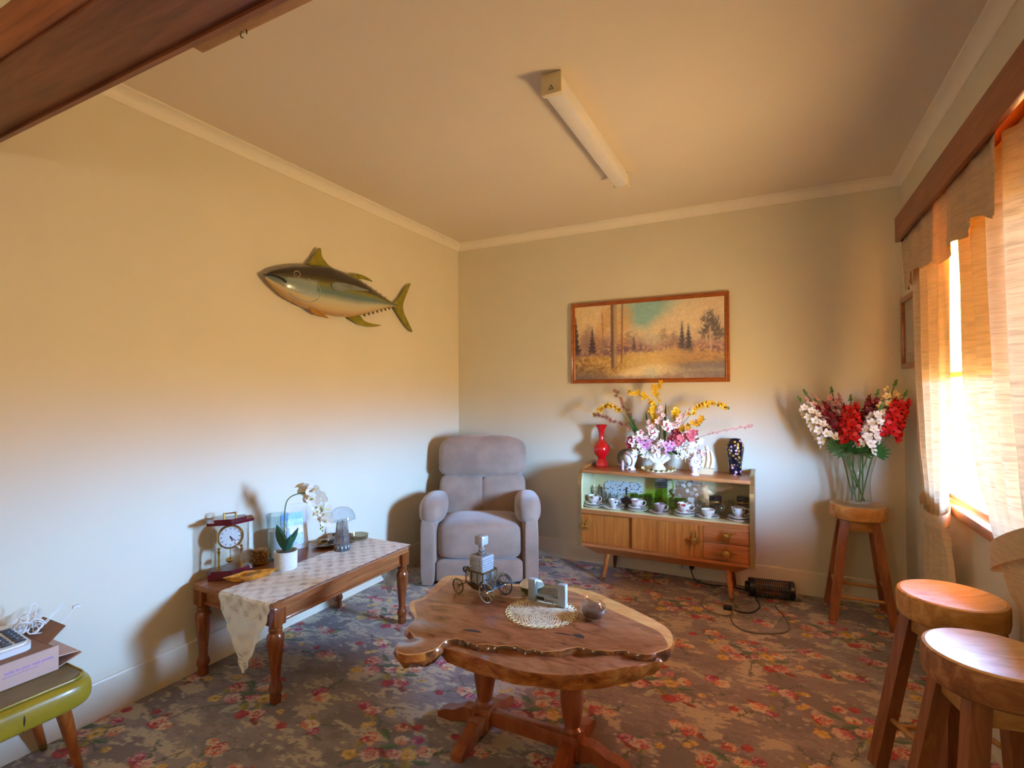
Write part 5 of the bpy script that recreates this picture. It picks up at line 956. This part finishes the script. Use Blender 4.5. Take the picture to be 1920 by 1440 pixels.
for i in range(12): a = 2 * PI * i / 12; q.T = Matrix.Translation((.041 * math.sin(a), -.0188, .198 + .041 * math.cos(a))) @ Matrix.Rotation(a, 4, 'Y'); q.box(-.0013, .0013, -.0006, .0006, -.005, .005)
obj('hour_marks', q, 'black_plastic', dial, False)
for a, l, w in ((2.35, .034, .003), (2.75, .024, .004)): q = MB(); q.T = Matrix.Translation((0, -.0196, .198)) @ Matrix.Rotation(a, 4, 'Y'); q.box(-w / 2, w / 2, -.0005, .0005, -.004, l); obj('hand', q, 'navy_gloss', dial, False)
for s in (-1, 1): obj('pillar', MB().lathe([(.012, .044), (.012, .05), (.005, .056), (.006, .09), (.004, .10), (.006, .125), (.010, .13), (.004, .137), (.007, .145), (0, .152)], 16, (s * .05, -.012, 0)), 'brass', ck)
obj('arch', MB().tube(spline([(-.05, -.012, .125), (-.03, -.012, .146), (0, -.012, .142), (.03, -.012, .146), (.05, -.012, .125)]), .005, 8), 'paper_white', ck); obj('pendulum', MB().ball((0, -.01, .083), (.020, .020, .013), 16, 10).tube([(0, -.01, .09), (0, -.01, .142)], .0015, 6), 'brass', ck)
obj('handle', MB().tube([(-.028, 0, .312), (.028, 0, .312)], .0035, 8).tube([(-.026, 0, .291), (-.026, 0, .316)], .005, 8).tube([(.026, 0, .291), (.026, 0, .316)], .005, 8), 'brass', ck)
pc = thing('carved_pot', 'amber carved lidded pot between the clock and the glass jug', 'pot', (-2.455, 1.868, Z)); q = MB()
for j in range(5):
    for i in range(11): a = 2 * PI * (i + .5 * (j % 2)) / 11; r = (.026, .032, .031, .036, .028)[j]; q.ball((r * math.cos(a), r * math.sin(a), .010 + j * .015), (.011, .011, .010), 7, 5)
q.lathe([(0, .001), (.022, .001), (.03, .02), (.03, .06), (.02, .078), (0, .082)], 16); obj('pot_body', q, 'carved_amber', pc)
bw = thing('horn_dish', 'diamond-shaped amber horn dish with a gilt shell in it', 'dish', (-2.285, 1.690, Z + .004), math.radians(62)); o_, i_ = [(-.125, 0), (-.02, -.05), (.125, 0), (-.02, .05)], [(-.11, 0), (-.02, -.041), (.11, 0), (-.02, .041)]
q = MB(); q.add([(a * .62, b_ * .62, 0) for a, b_ in o_] + [(a, b_, .030) for a, b_ in o_] + [(a, b_, .030) for a, b_ in i_] + [(a * .6, b_ * .6, .007) for a, b_ in i_], [(3, 2, 1, 0)] + [(k * 4 + i, k * 4 + (i + 1) % 4, k * 4 + 4 + (i + 1) % 4, k * 4 + 4 + i) for k in range(3) for i in range(4)] + [(12, 13, 14, 15)]); obj('dish_body', q, 'horn_amber', bw, False)
q = MB()
for i in range(9): a = i * .7; r = .008 + .004 * i; q.ball((.5 * r * math.cos(a), .4 * r * math.sin(a), .020 + .002 * math.sin(i)), (.012, .009, .011), 8, 6)
obj('gilt_shell', q, 'carved_amber', bw)
jr = thing('glass_jug', 'tall clear glass water jug with looped handle behind the orchid pot', 'jug', (-2.442, 1.965, Z)); obj('jug_body', MB().lathe([(0, 0), (.046, 0), (.048, .006), (.050, .10), (.052, .19), (.058, .245), (.0565, .245), (.050, .19), (.047, .10), (.045, .012), (0, .012)], 36), 'water_glass', jr); obj('handle', MB().tube(spline([(.052, -.01, .20), (.085, -.02, .205), (.098, -.025, .15), (.088, -.02, .08), (.05, -.01, .05)]), .0065, 10), 'clear_glass', jr); obj('water', MB().lathe([(0, .014), (.043, .014), (.046, .10), (.048, .16), (0, .16)], 32), 'paper_white', jr)
pf_ = thing('photo_frame', 'clear acrylic photo stand holding a blue coastal snapshot', 'photo frame', (-2.482, 2.112, Z), math.radians(70)); Tl = Matrix.Rotation(math.radians(-12), 4, 'X')
q = MB(); q.T = Tl; q.box(-.085, .085, -.002, .002, .001, .262); obj('acrylic_sheet', q, 'pane_glass', pf_, False); q = MB(); q.T = Tl; q.box(-.0845, .0845, .0022, .003, .002, .261); obj('white_card', q, 'paper_white', pf_, False)
rng = np.random.RandomState(9); gx, gz = np.meshgrid(np.linspace(-.062, .062, 40), np.linspace(.03, .215, 60)); k = (gz - .03) / .185; Cp = np.zeros((60, 40, 3)); Cp[:] = (60, 90, 150); Cp[k > .78] = (30, 130, 220); Cp[(k > .55) & (k < .78)] = (150, 180, 205); Cp[(k > .35) & (k < .58) & (np.abs(gx - .02) < .04)] = (206, 160, 110); Cp[k < .3] = (80, 90, 130); Cp += rng.randn(60, 40, 1) * 26; Cp = np.clip(Cp, 0, 255) / 255; Cp = np.where(Cp <= .04045, Cp / 12.92, ((Cp + .055) / 1.055) ** 2.4)
link('snapshot', color_grid('snapshot', 'photo_print', np.stack([gx, 0 * gx - .0024, gz], -1), Cp), pf_, Tl)
q = MB(); q.T = Matrix.Rotation(math.radians(14), 4, 'X'); q.box(-.085, .085, .055, .058, .0, .15); obj('back_leg', MB().hexa([(-.08, .002, 0), (.08, .002, 0), (.08, .06, 0), (-.08, .06, 0), (-.08, .002, .003), (.08, .002, .003), (.08, .06, .003), (-.08, .06, .003)]), 'blue_glass', pf_, False)
# orchid in a pot
op = thing('potted_orchid', 'white moth orchid in a textured white pot on the lace runner', 'potted plant', (-2.262, 1.872, Z + .0035)); obj('pot', MB().lathe([(0, 0), (.052, 0), (.055, .004), (.057, .088), (.0575, .093), (.053, .093), (.051, .08), (0, .08)], 40), 'pot_white', op); obj('moss', MB().lathe([(0, .08), (.051, .08), (.04, .088), (0, .093)], 24), 'soil_brown', op)
stc = spline([(-.005, 0, .085), (-.006, -.004, .20), (.0, -.004, .32), (.025, 0, .368), (.075, .02, .385), (.115, .045, .375), (.145, .07, .335), (.155, .085, .27), (.150, .09, .21)], 8)
RX = Matrix.Rotation(math.radians(20), 4, 'Z'); stc = [RX @ p for p in stc]; obj('stem', MB().tube(stc, .0028, 8), 'stem_green', op)
N = len(stc)
for i in range(17): k = int(N * (.58 + .40 * i / 17)); p = stc[k] + Vector(((RR.random() - .5) * .05, (RR.random() - .5) * .03, (RR.random() - .4) * .04)); put_blossom(op, 'moth', p, (.8 + RR.random() * .4, -1, RR.random() * .5 - .3), 1.1 + .25 * RR.random())
put_blossom(op, 'moth', RX @ Vector((.07, .01, .425)), (-.2, -.4, 1), .8)
for i in range(4): obj('bud', MB().ball(tuple(stc[-1] + Vector(((i % 2) * .014 - .007, 0, -.008 - .009 * i))), (.004, .004, .006), 8, 6), 'bud_green', op)
for (dx, dz, w, yy) in ((-.055, .15, .026, .01), (.075, .145, .022, -.01), (.045, .11, .020, -.03), (.02, .07, .022, .03)):
    d = Vector((dx, yy, dz)); sd = Vector((.9, .42, 0)) * w * (1 if abs(dx) < .06 else .8); obj('leaf', MB().grid(lambda s, t_: RX @ (Vector((0, 0, .085)) + d * t_ + sd * (s - .5) * 2 * math.sin(PI * (.12 + .86 * t_)) + Vector((0, -.01 * math.sin(PI * s), -.015 * t_ * t_))), 5, 10), 'leaf_dark', op, ang=80)
def potp(name, label, x, y, r, seed):
    t = thing(name, label, 'plate', (x, y, Z + .0005)); obj('plate_disc', MB().lathe([(0, .001), (r * .45, .001), (r * .6, .006), (r, .018), (r * .985, .020), (r * .6, .009), (0, .005)], 40), 'plate_taupe', t); R2 = random.Random(seed)
    for i in range(9):
        a, d = R2.random() * 6.28, R2.random() * r * .5; q = MB(); c0 = (d * math.cos(a), d * math.sin(a), .018 + R2.random() * .008)
        for k in range(8): b_ = 2 * PI * k / 8; q.ball((c0[0] + .010 * math.cos(b_), c0[1] + .010 * math.sin(b_), c0[2] + .004 * (k % 2)), (.008, .008, .006), 6, 4)
        obj('dried_flower', q, ('dried_gold', 'dried_dark', 'petal_cream', 'dried_gold', 'dried_dark')[(i + seed) % 5], t)
    return t
potp('potpourri_plate', 'taupe plate of gold and dark dried flowers by the photo stand', -2.385, 2.258, .082, 1); p2_ = potp('potpourri_plate', 'taupe plate of dried flowers with a curled bird behind the mushroom lamp', -2.432, 2.412, .072, 4)
obj('bird_neck', MB().tube(spline([(.0, 0, .02), (.005, 0, .05), (.018, 0, .068), (.030, 0, .062), (.030, 0, .050)]), .006, 8), 'navy_gloss', p2_)
ml = thing('mushroom_lamp', 'clear mushroom-shaped lamp with ribbed stem on the lace runner', 'lamp', (-2.232, 2.235, Z + .0035)); rb = [(.044, .0), (.045, .004), (.043, .03), (.034, .12), (.028, .172)]
q = MB(); n = 48; vs = [((r + .0016 * math.cos(12 * 2 * PI * i / n)) * math.cos(2 * PI * i / n), (r + .0016 * math.cos(12 * 2 * PI * i / n)) * math.sin(2 * PI * i / n), z) for r, z in rb for i in range(n)]; q.add(vs, [(k * n + i, k * n + (i + 1) % n, (k + 1) * n + (i + 1) % n, (k + 1) * n + i) for k in range(len(rb) - 1) for i in range(n)] + [tuple(reversed(range(n)))]); obj('stem', q, 'clear_acrylic', ml); obj('light_rod', MB().lathe([(0, .02), (.005, .02), (.005, .17), (0, .17)], 12), 'diffuser_plastic', ml); obj('base', MB().lathe([(0, 0), (.043, 0), (.043, .028), (0, .028)], 32), 'white_plastic', ml)
obj('shade', MB().lathe([(.0, .172), (.03, .172), (.060, .170), (.074, .176), (.072, .196), (.058, .226), (.034, .243), (0, .248)], 40), 'blue_glass', ml)
lath('candy_dish', 'low clear glass dish with reddish candies at the table end', 'dish', [(0, 0), (.045, 0), (.058, .008), (.062, .034), (.060, .034), (.055, .012), (0, .006)], 'smoke_glass', -2.290, 2.425, Z + .004)
# ------------------------------------------------------------------ things on the coffee table
cg = thing('carriage_caddy', 'brass and steel model carriage holding the crystal decanter', 'ornament', (-1.185, 2.03, Z), math.radians(-12))
def wheel(x, y, r, mat):
    w = obj('wheel', MB().tube([(x + r * math.cos(a), y, r + .003 + r * math.sin(a)) for a in [2 * PI * i / 28 for i in range(28)]], .0032, 8, True), mat, cg); q = MB()
    for i in range(10): a = 2 * PI * i / 10; q.tube([(x, y, r + .003), (x + r * math.cos(a), y, r + .003 + r * math.sin(a))], .0014, 5)
    obj('spokes', q, mat, w); q = MB(); q.T = Matrix.Translation((x, y, r + .003)) @ Matrix.Rotation(PI / 2, 4, 'X'); q.lathe([(0, -.006), (.007, -.006), (.008, 0), (.007, .006), (0, .006)], 12); obj('hub', q, 'brass', w)
for s in (-1, 1): wheel(-.088, s * .058, .031, 'antique_brass'); wheel(.088, s * .062, .041, 'chrome' if s < 0 else 'dark_steel')
obj('axle', MB().tube([(-.088, -.058, .034), (-.088, .058, .034)], .003, 8), 'antique_brass', cg); obj('axle', MB().tube([(.088, -.062, .044), (.088, .062, .044)], .003, 8), 'dark_steel', cg)
obj('hull', MB().hexa([(-.022, -.030, .026), (.030, -.030, .026), (.030, .030, .026), (-.022, .030, .026), (-.050, -.047, .058), (.056, -.047, .058), (.056, .047, .058), (-.050, .047, .058)]), 'antique_brass', cg, False)
for y in (-.047, .047): 
    q = MB(); q.box(-.050, .056, y - .002, y + .002, .110, .117)
    for x in (-.050, -.018, .018, .052): q.box(x, x + .004, y - .002, y + .002, .058, .112)
    obj('window_frame', q, 'antique_brass', cg, False)
for x in (-.050, .054): obj('end_frame', MB().box(x, x + .004, -.047, .047, .110, .117).box(x, x + .004, -.003, .003, .058, .11), 'antique_brass', cg, False)
obj('scroll', MB().tube(spline([(-.046, 0, .062), (-.070, 0, .082), (-.092, 0, .100), (-.106, 0, .098), (-.108, 0, .084), (-.098, 0, .080), (-.096, 0, .088)]), .0042, 8), 'dark_steel', cg); obj('undercarriage', MB().tube(spline([(-.088, 0, .038), (-.05, 0, .03), (0, 0, .020), (.05, 0, .03), (.088, 0, .046)]), .004, 8), 'dark_steel', cg)
obj('rear_rack', MB().box(.058, .118, -.045, .045, .062, .066), 'dark_steel', cg, False)
for s in (-1, 1): obj('mudguard', MB().grid(lambda u, v, s=s: (.088 + .050 * math.cos(PI * (.15 + .75 * u)), s * .052 + (v - .5) * .022, .046 + .050 * math.sin(PI * (.15 + .75 * u))), 16, 2), 'dark_steel', cg, ang=80)
obj('front_lamp', MB().tube([(-.056, -.02, .075), (-.070, -.02, .115)], [.006, .009], 10), 'chrome', cg)
dc = thing('crystal_decanter', 'square cut-crystal decanter with block stopper standing in the carriage', 'decanter', (-1.181, 2.03, Z + .0585), math.radians(-12)); db = MB().rbox(-.040, .040, -.040, .040, 0, .120, .004, 2)
for k in range(4):
    db.T = Matrix.Rotation(k * PI / 2, 4, 'Z')
    for i in range(7):
        for j in range(10):
            c0, c1, w, h = -.033 + i * .011, .012 + j * .0108, .0053, .0052; db.add([(c0 - w, -.040, c1), (c0, -.040, c1 - h), (c0 + w, -.040, c1), (c0, -.040, c1 + h), (c0, -.0445, c1)], [(0, 1, 4), (1, 2, 4), (2, 3, 4), (3, 0, 4)])
obj('decanter_body', db, 'crystal', dc, ang=15); obj('neck', MB().lathe([(.030, .118), (.018, .128), (.014, .136), (.014, .152), (.017, .156)], 20), 'clear_acrylic', dc); obj('stopper', MB().lathe([(.011, .152), (.011, .162), (.016, .166)], 16).rbox(-.023, .023, -.023, .023, .165, .206, .006, 2), 'crystal', dc)
for i, (a, b_) in enumerate(((.070, -.026), (.100, -.024), (.072, .022), (.102, .024))):
    v = Matrix.Rotation(math.radians(-12), 3, 'Z') @ Vector((a, b_, 0)); lath('shot_glass', 'small clear shot glass on the rear rack of the carriage', 'glass', [(0, 0), (.011, 0), (.0125, .004), (.014, .052), (.013, .052), (.0105, .008), (0, .008)], 'clear_glass', -1.185 + v.x, 2.03 + v.y, Z + .0665, 18, 'shot glasses on the carriage')
dy = tag(obj('crochet_doily', MB().lathe([(0, .0008), (.138, .0008), (.140, .0016), (.138, .0028), (0, .0028)], 64), 'doily_cream', M=Matrix.Translation((-.862, 1.972, Z)) @ Matrix.Rotation(.3, 4, 'Z')), 'round cream crochet doily on the slab coffee table', 'doily')
q = MB()
for i in range(36): a = 2 * PI * i / 36; q.tube([(.138 * math.cos(a) + .011 * math.cos(a + b_), .138 * math.sin(a) + .011 * math.sin(a + b_), .002) for b_ in [2 * PI * k / 10 for k in range(10)]], .0014, 5, True)
obj('picot_edge', q, 'petal_cream', dy)
ws = thing('weather_station', 'grey desk weather clock with tinted glass screen on the doily', 'clock', (-.872, 2.060, Z + .0035), math.radians(-3))
for x in (-.071, .071): obj('post', MB().rbox(x - .0175, x + .0175, -.013, .013, 0, .094, .002), 'grey_plastic', ws)
obj('base_bar', MB().rbox(-.055, .055, -.008, .010, .006, .030, .002), 'grey_plastic', ws); obj('screen_glass', MB().box(-.055, .055, -.0015, .0015, .030, .084), 'grey_glass', ws, False); obj('display', MB().box(-.048, -.012, -.0092, -.0079, .012, .025), 'dark_screen', ws, False)
link('lettering', text_mesh('lacrosse', .011, 'keycap_dark', .0004), ws, Matrix.Translation((-.004, -.0086, .013)) @ Matrix.Rotation(PI / 2, 4, 'X'))
jr2 = thing('potpourri_jar', 'round clear glass jar half full of brown potpourri', 'jar', (-.652, 2.015, Z + .0005)); obj('jar_glass', MB().lathe([(0, 0), (.030, 0), (.046, .012), (.054, .032), (.050, .052), (.036, .064), (.034, .070), (.039, .078), (.037, .078), (.032, .070), (.034, .063), (.048, .051), (.051, .032), (.043, .013), (0, .004)], 40), 'clear_glass', jr2); obj('potpourri', MB().lathe([(0, .005), (.028, .005), (.042, .014), (.049, .032), (.044, .040), (0, .043)], 32), 'potpourri', jr2)
dh = thing('glass_dish', 'small pale green glass dish with dark contents behind the weather clock', 'dish', (-.985, 2.145, Z + .0005)); obj('dish_glass', MB().lathe([(0, 0), (.035, 0), (.052, .014), (.058, .036), (.056, .036), (.050, .016), (0, .006)], 36), 'green_glass', dh); obj('contents', MB().lathe([(0, .007), (.033, .007), (.046, .018), (0, .022)], 24), 'dried_dark', dh); obj('lid', MB().lathe([(.057, .036), (.046, .05), (.02, .058), (.012, .062), (0, .064)], 36), 'white_china', dh)
# ------------------------------------------------------------------ phone box, telephone, cables on the ottoman
bx = thing('phone_box', 'opened pink cardboard phone carton lying on the olive footstool', 'box', (-2.36, .70, .4055))
obj('carton_front', MB().box(.126, .130, -.22, .205, 0, .083), 'carton', bx, False); obj('carton_back', MB().box(-.130, -.126, -.22, .205, 0, .083), 'carton', bx, False); obj('carton_bottom', MB().box(-.126, .126, -.22, .205, 0, .003), 'carton_brown', bx, False); obj('carton_top', MB().box(-.130, .130, -.22, .19, .083, .086), 'carton_brown', bx, False)
obj('end_flap', MB().hexa([(-.12, .205, .0), (.12, .205, .0), (.12, .278, .022), (-.12, .278, .022), (-.12, .205, .003), (.12, .205, .003), (.12, .278, .025), (-.12, .278, .025)]), 'carton', bx, False); obj('end_flap', MB().hexa([(-.12, .20, .040), (.122, .20, .040), (.11, .272, .028), (-.10, .272, .028), (-.12, .20, .043), (.122, .20, .043), (.11, .272, .031), (-.10, .272, .031)]), 'carton', bx, False); obj('top_flap', MB().hexa([(-.128, .185, .085), (.10, .185, .085), (.04, .262, .108), (-.128, .262, .108), (-.128, .185, .087), (.10, .185, .087), (.04, .262, .110), (-.128, .262, .110)]), 'carton_brown', bx, False)
Tt = Matrix(((0, 0, 1, .1302), (1, 0, 0, .062), (0, 1, 0, .046), (0, 0, 0, 1)))
link('lettering', text_mesh('hello to your new phone', .0128, 'purple_ink', .0003), bx, Tt); Tt = Tt.copy(); Tt[1][3] = .058; Tt[2][3] = .036; link('lettering', text_mesh('please keep this carton and the instructions', .0052, 'purple_ink', .0002), bx, Tt)
tp = thing('desk_telephone', 'white big-button desk telephone resting on the phone carton', 'telephone', (-2.375, .748, .4925), 0); Tw = Matrix.Rotation(math.radians(6), 4, 'Y')
q = MB(); q.T = Tw; q.prism(rrect(-.105, .105, -.12, .105, .03), .0, .030); obj('phone_body', q, 'white_plastic', tp, ang=30); q = MB(); q.T = Tw; q.prism(rrect(-.095, .095, -.11, .095, .026), .030, .036); fp = obj('face_plate', q, 'paper_white', tp, ang=30)
q = MB(); q.T = Tw; q.box(-.085, -.052, -.10, .070, .036, .0372); obj('display', q, 'lcd_grey', fp, False)
for r_ in range(6):
    for c_ in range(5):
        q = MB(); q.T = Tw; x = -.038 + r_ * .0225; y = -.068 + c_ * .0365; q.rbox(x - (.008 if r_ < 5 else .0055), x + (.008 if r_ < 5 else .0055), y - .0145, y + .0145, .036, .0405, .002); k_ = obj('key', q, 'keycap_dark', fp)
        if 1 <= r_ <= 4 and c_ >= 2:
            s = ('123', '456', '789', '*0#')[r_ - 1][c_ - 2]; link('digit', text_mesh(s, .011, 'paper_white', .0002), k_, Tw @ Matrix.Translation((x + .004, y - .003, .0408)) @ Matrix.Rotation(PI / 2, 4, 'Z'))
cw = thing('cable_bundle', 'tangled white phone cables with plugs heaped beside the telephone', 'cables', (-2.43, .872, .4955)); R3 = random.Random(4); pts = []
for i in range(60): a = i * .62; r = .045 + .02 * math.sin(i * 1.7); pts.append((r * math.cos(a) * .9, r * math.sin(a) * .75 + .02, .006 + .045 * abs(math.sin(i * .41)) * (1 if i % 3 else .4)))
obj('cable', MB().tube(spline(pts, 5), .0022, 6), 'cable_white', cw); obj('cable', MB().tube(spline([(.03, .0, .01), (.0, .03, .09), (-.01, .05, .085), (.02, .03, .02), (.05, .03, .015), (.03, .10, .07), (.015, .115, .065), (.03, .06, .02)], 8), .002, 6), 'cable_white', cw); obj('cable', MB().tube(spline([(.05, .02, .006), (.07, .07, .004), (.05, .12, .03), (.03, .15, .05)], 8), .002, 6), 'cable_white', cw); obj('plug', MB().rbox(.022, .034, .146, .168, .045, .055, .001), 'white_plastic', cw); obj('power_adaptor', MB().rbox(-.04, .0, -.01, .03, .001, .035, .005), 'white_plastic', cw)
# ------------------------------------------------------------------ bug zapper, flex and socket
zp = thing('insect_zapper', 'black caged insect zapper lying on the carpet beside the cabinet', 'insect zapper', (-.02, 3.80, .062), math.radians(8)); TX = Matrix.Rotation(PI / 2, 4, 'Y')
for x0, x1, r in ((-.135, -.095, .060), (.105, .135, .060), (-.155, -.135, .035)):
    q = MB(); q.T = Matrix.Translation((x0, 0, 0)) @ TX; q.lathe([(r - .004, 0), (r, .004), (r, x1 - x0 - .004), (r - .004, x1 - x0)], 32); obj('end_cap', q, 'black_plastic', zp)
for i in range(15): x = -.088 + i * .0132; obj('cage_ring', MB().tube([(x, .058 * math.cos(a), .058 * math.sin(a)) for a in [2 * PI * k / 28 for k in range(28)]], .0024, 6, True), 'black_plastic', zp)
for i in range(14): a = 2 * PI * i / 14; obj('cage_bar', MB().tube([(-.096, .0545 * math.cos(a), .0545 * math.sin(a)), (.106, .0545 * math.cos(a), .0545 * math.sin(a))], .0017, 5), 'black_plastic', zp)
q = MB(); q.T = TX; q.lathe([(.02, -.095), (.02, .105)], 20); obj('tube_lamp', q, 'smoke_glass', zp); q = MB(); q.T = TX
for i in range(10): a = 2 * PI * i / 10; q.tube([(.036 * math.cos(a), .036 * math.sin(a), -.095), (.036 * math.cos(a), .036 * math.sin(a), .105)], .0013, 5)
obj('shock_grid', q, 'copper', zp); obj('hanging_loop', MB().tube(spline([(.135, -.03, -.02), (.165, -.02, -.05), (.175, .0, -.055), (.165, .02, -.05), (.135, .03, -.02)]), .002, 6), 'dark_steel', zp)
so_ = thing('power_socket', 'white double power socket on the skirting under the cabinet', 'power socket', (-.565, YB - .012, .088)); obj('socket_plate', MB().rbox(-.058, .058, -.010, -.0005, -.036, .036, .003), 'outlet_white', so_)
for x in (-.03, .035): obj('switch', MB().rbox(x - .006, x + .006, -.013, -.009, .012, .026, .001), 'white_plastic', so_)
q = MB()
for x in (-.035,): q.box(x - .006, x - .003, -.0106, -.0098, -.012, .0).box(x + .003, x + .006, -.0106, -.0098, -.012, .0).box(x - .0015, x + .0015, -.0106, -.0098, -.024, -.015)
obj('socket_slots', q, 'black_plastic', so_, False)
pw = thing('electric_cable', 'black flex from the wall socket to the coiled lead on the carpet', 'cord', (0, 0, 0)); q = MB(); q.T = Matrix.Translation((-.535, YB - .0225, .082)) @ Matrix.Rotation(PI / 2, 4, 'X'); q.lathe([(.018, 0), (.018, .012), (.014, .022), (.006, .034)], 20); obj('plug', q, 'black_plastic', pw)
R4 = .0045
obj('flex', MB().tube(spline([(-.535, YB - .055, .080), (-.525, YB - .07, .045), (-.49, 3.885, .006), (-.40, 3.865, R4), (-.25, 3.885, R4), (-.14, 3.83, R4 + .004), (-.105, 3.72, R4), (-.085, 3.60, R4), (-.13, 3.49, R4), (-.20, 3.475, R4), (-.235, 3.48, .012)], 8), R4, 8), 'black_plastic', pw); obj('connector', MB().rbox(-.285, -.235, 3.468, 3.500, .001, .026, .005), 'black_plastic', pw)
gx_ = thing('extension_lead', 'grey-brown flex coiled in loops over the carpet by the zapper', 'cord', (0, 0, 0)); obj('flex', MB().tube(spline([(.13, 3.845, .04), (.155, 3.83, .008), (.10, 3.80, R4), (.03, 3.74, R4), (.005, 3.66, R4), (.045, 3.54, R4), (.075, 3.39, R4), (.04, 3.285, R4), (-.09, 3.215, R4), (-.19, 3.24, R4), (-.235, 3.36, R4), (-.225, 3.47, .03), (-.235, 3.62, .06), (-.30, 3.66, .075), (-.37, 3.60, .04), (-.42, 3.50, R4 + .004), (-.36, 3.40, R4), (-.27, 3.375, R4), (-.225, 3.42, R4)], 8), R4, 8), 'grey_flex', gx_)
obj('flex', MB().tube(spline([(-.42, 3.50, R4 + .010), (-.34, 3.535, .014), (-.25, 3.55, R4 + .003), (-.18, 3.60, R4), (-.14, 3.66, R4)], 8), R4 * .8, 8), 'grey_flex', gx_)
tag(obj('letter_bundle', MB().box(-2.20, -2.12, .50, .705, .405, .408).box(-2.195, -2.125, .50, .70, .4083, .411).box(-2.20, -2.13, .505, .698, .4113, .4145), 'paper_white', None, False), 'small bundle of white letters on the footstool edge', 'papers')
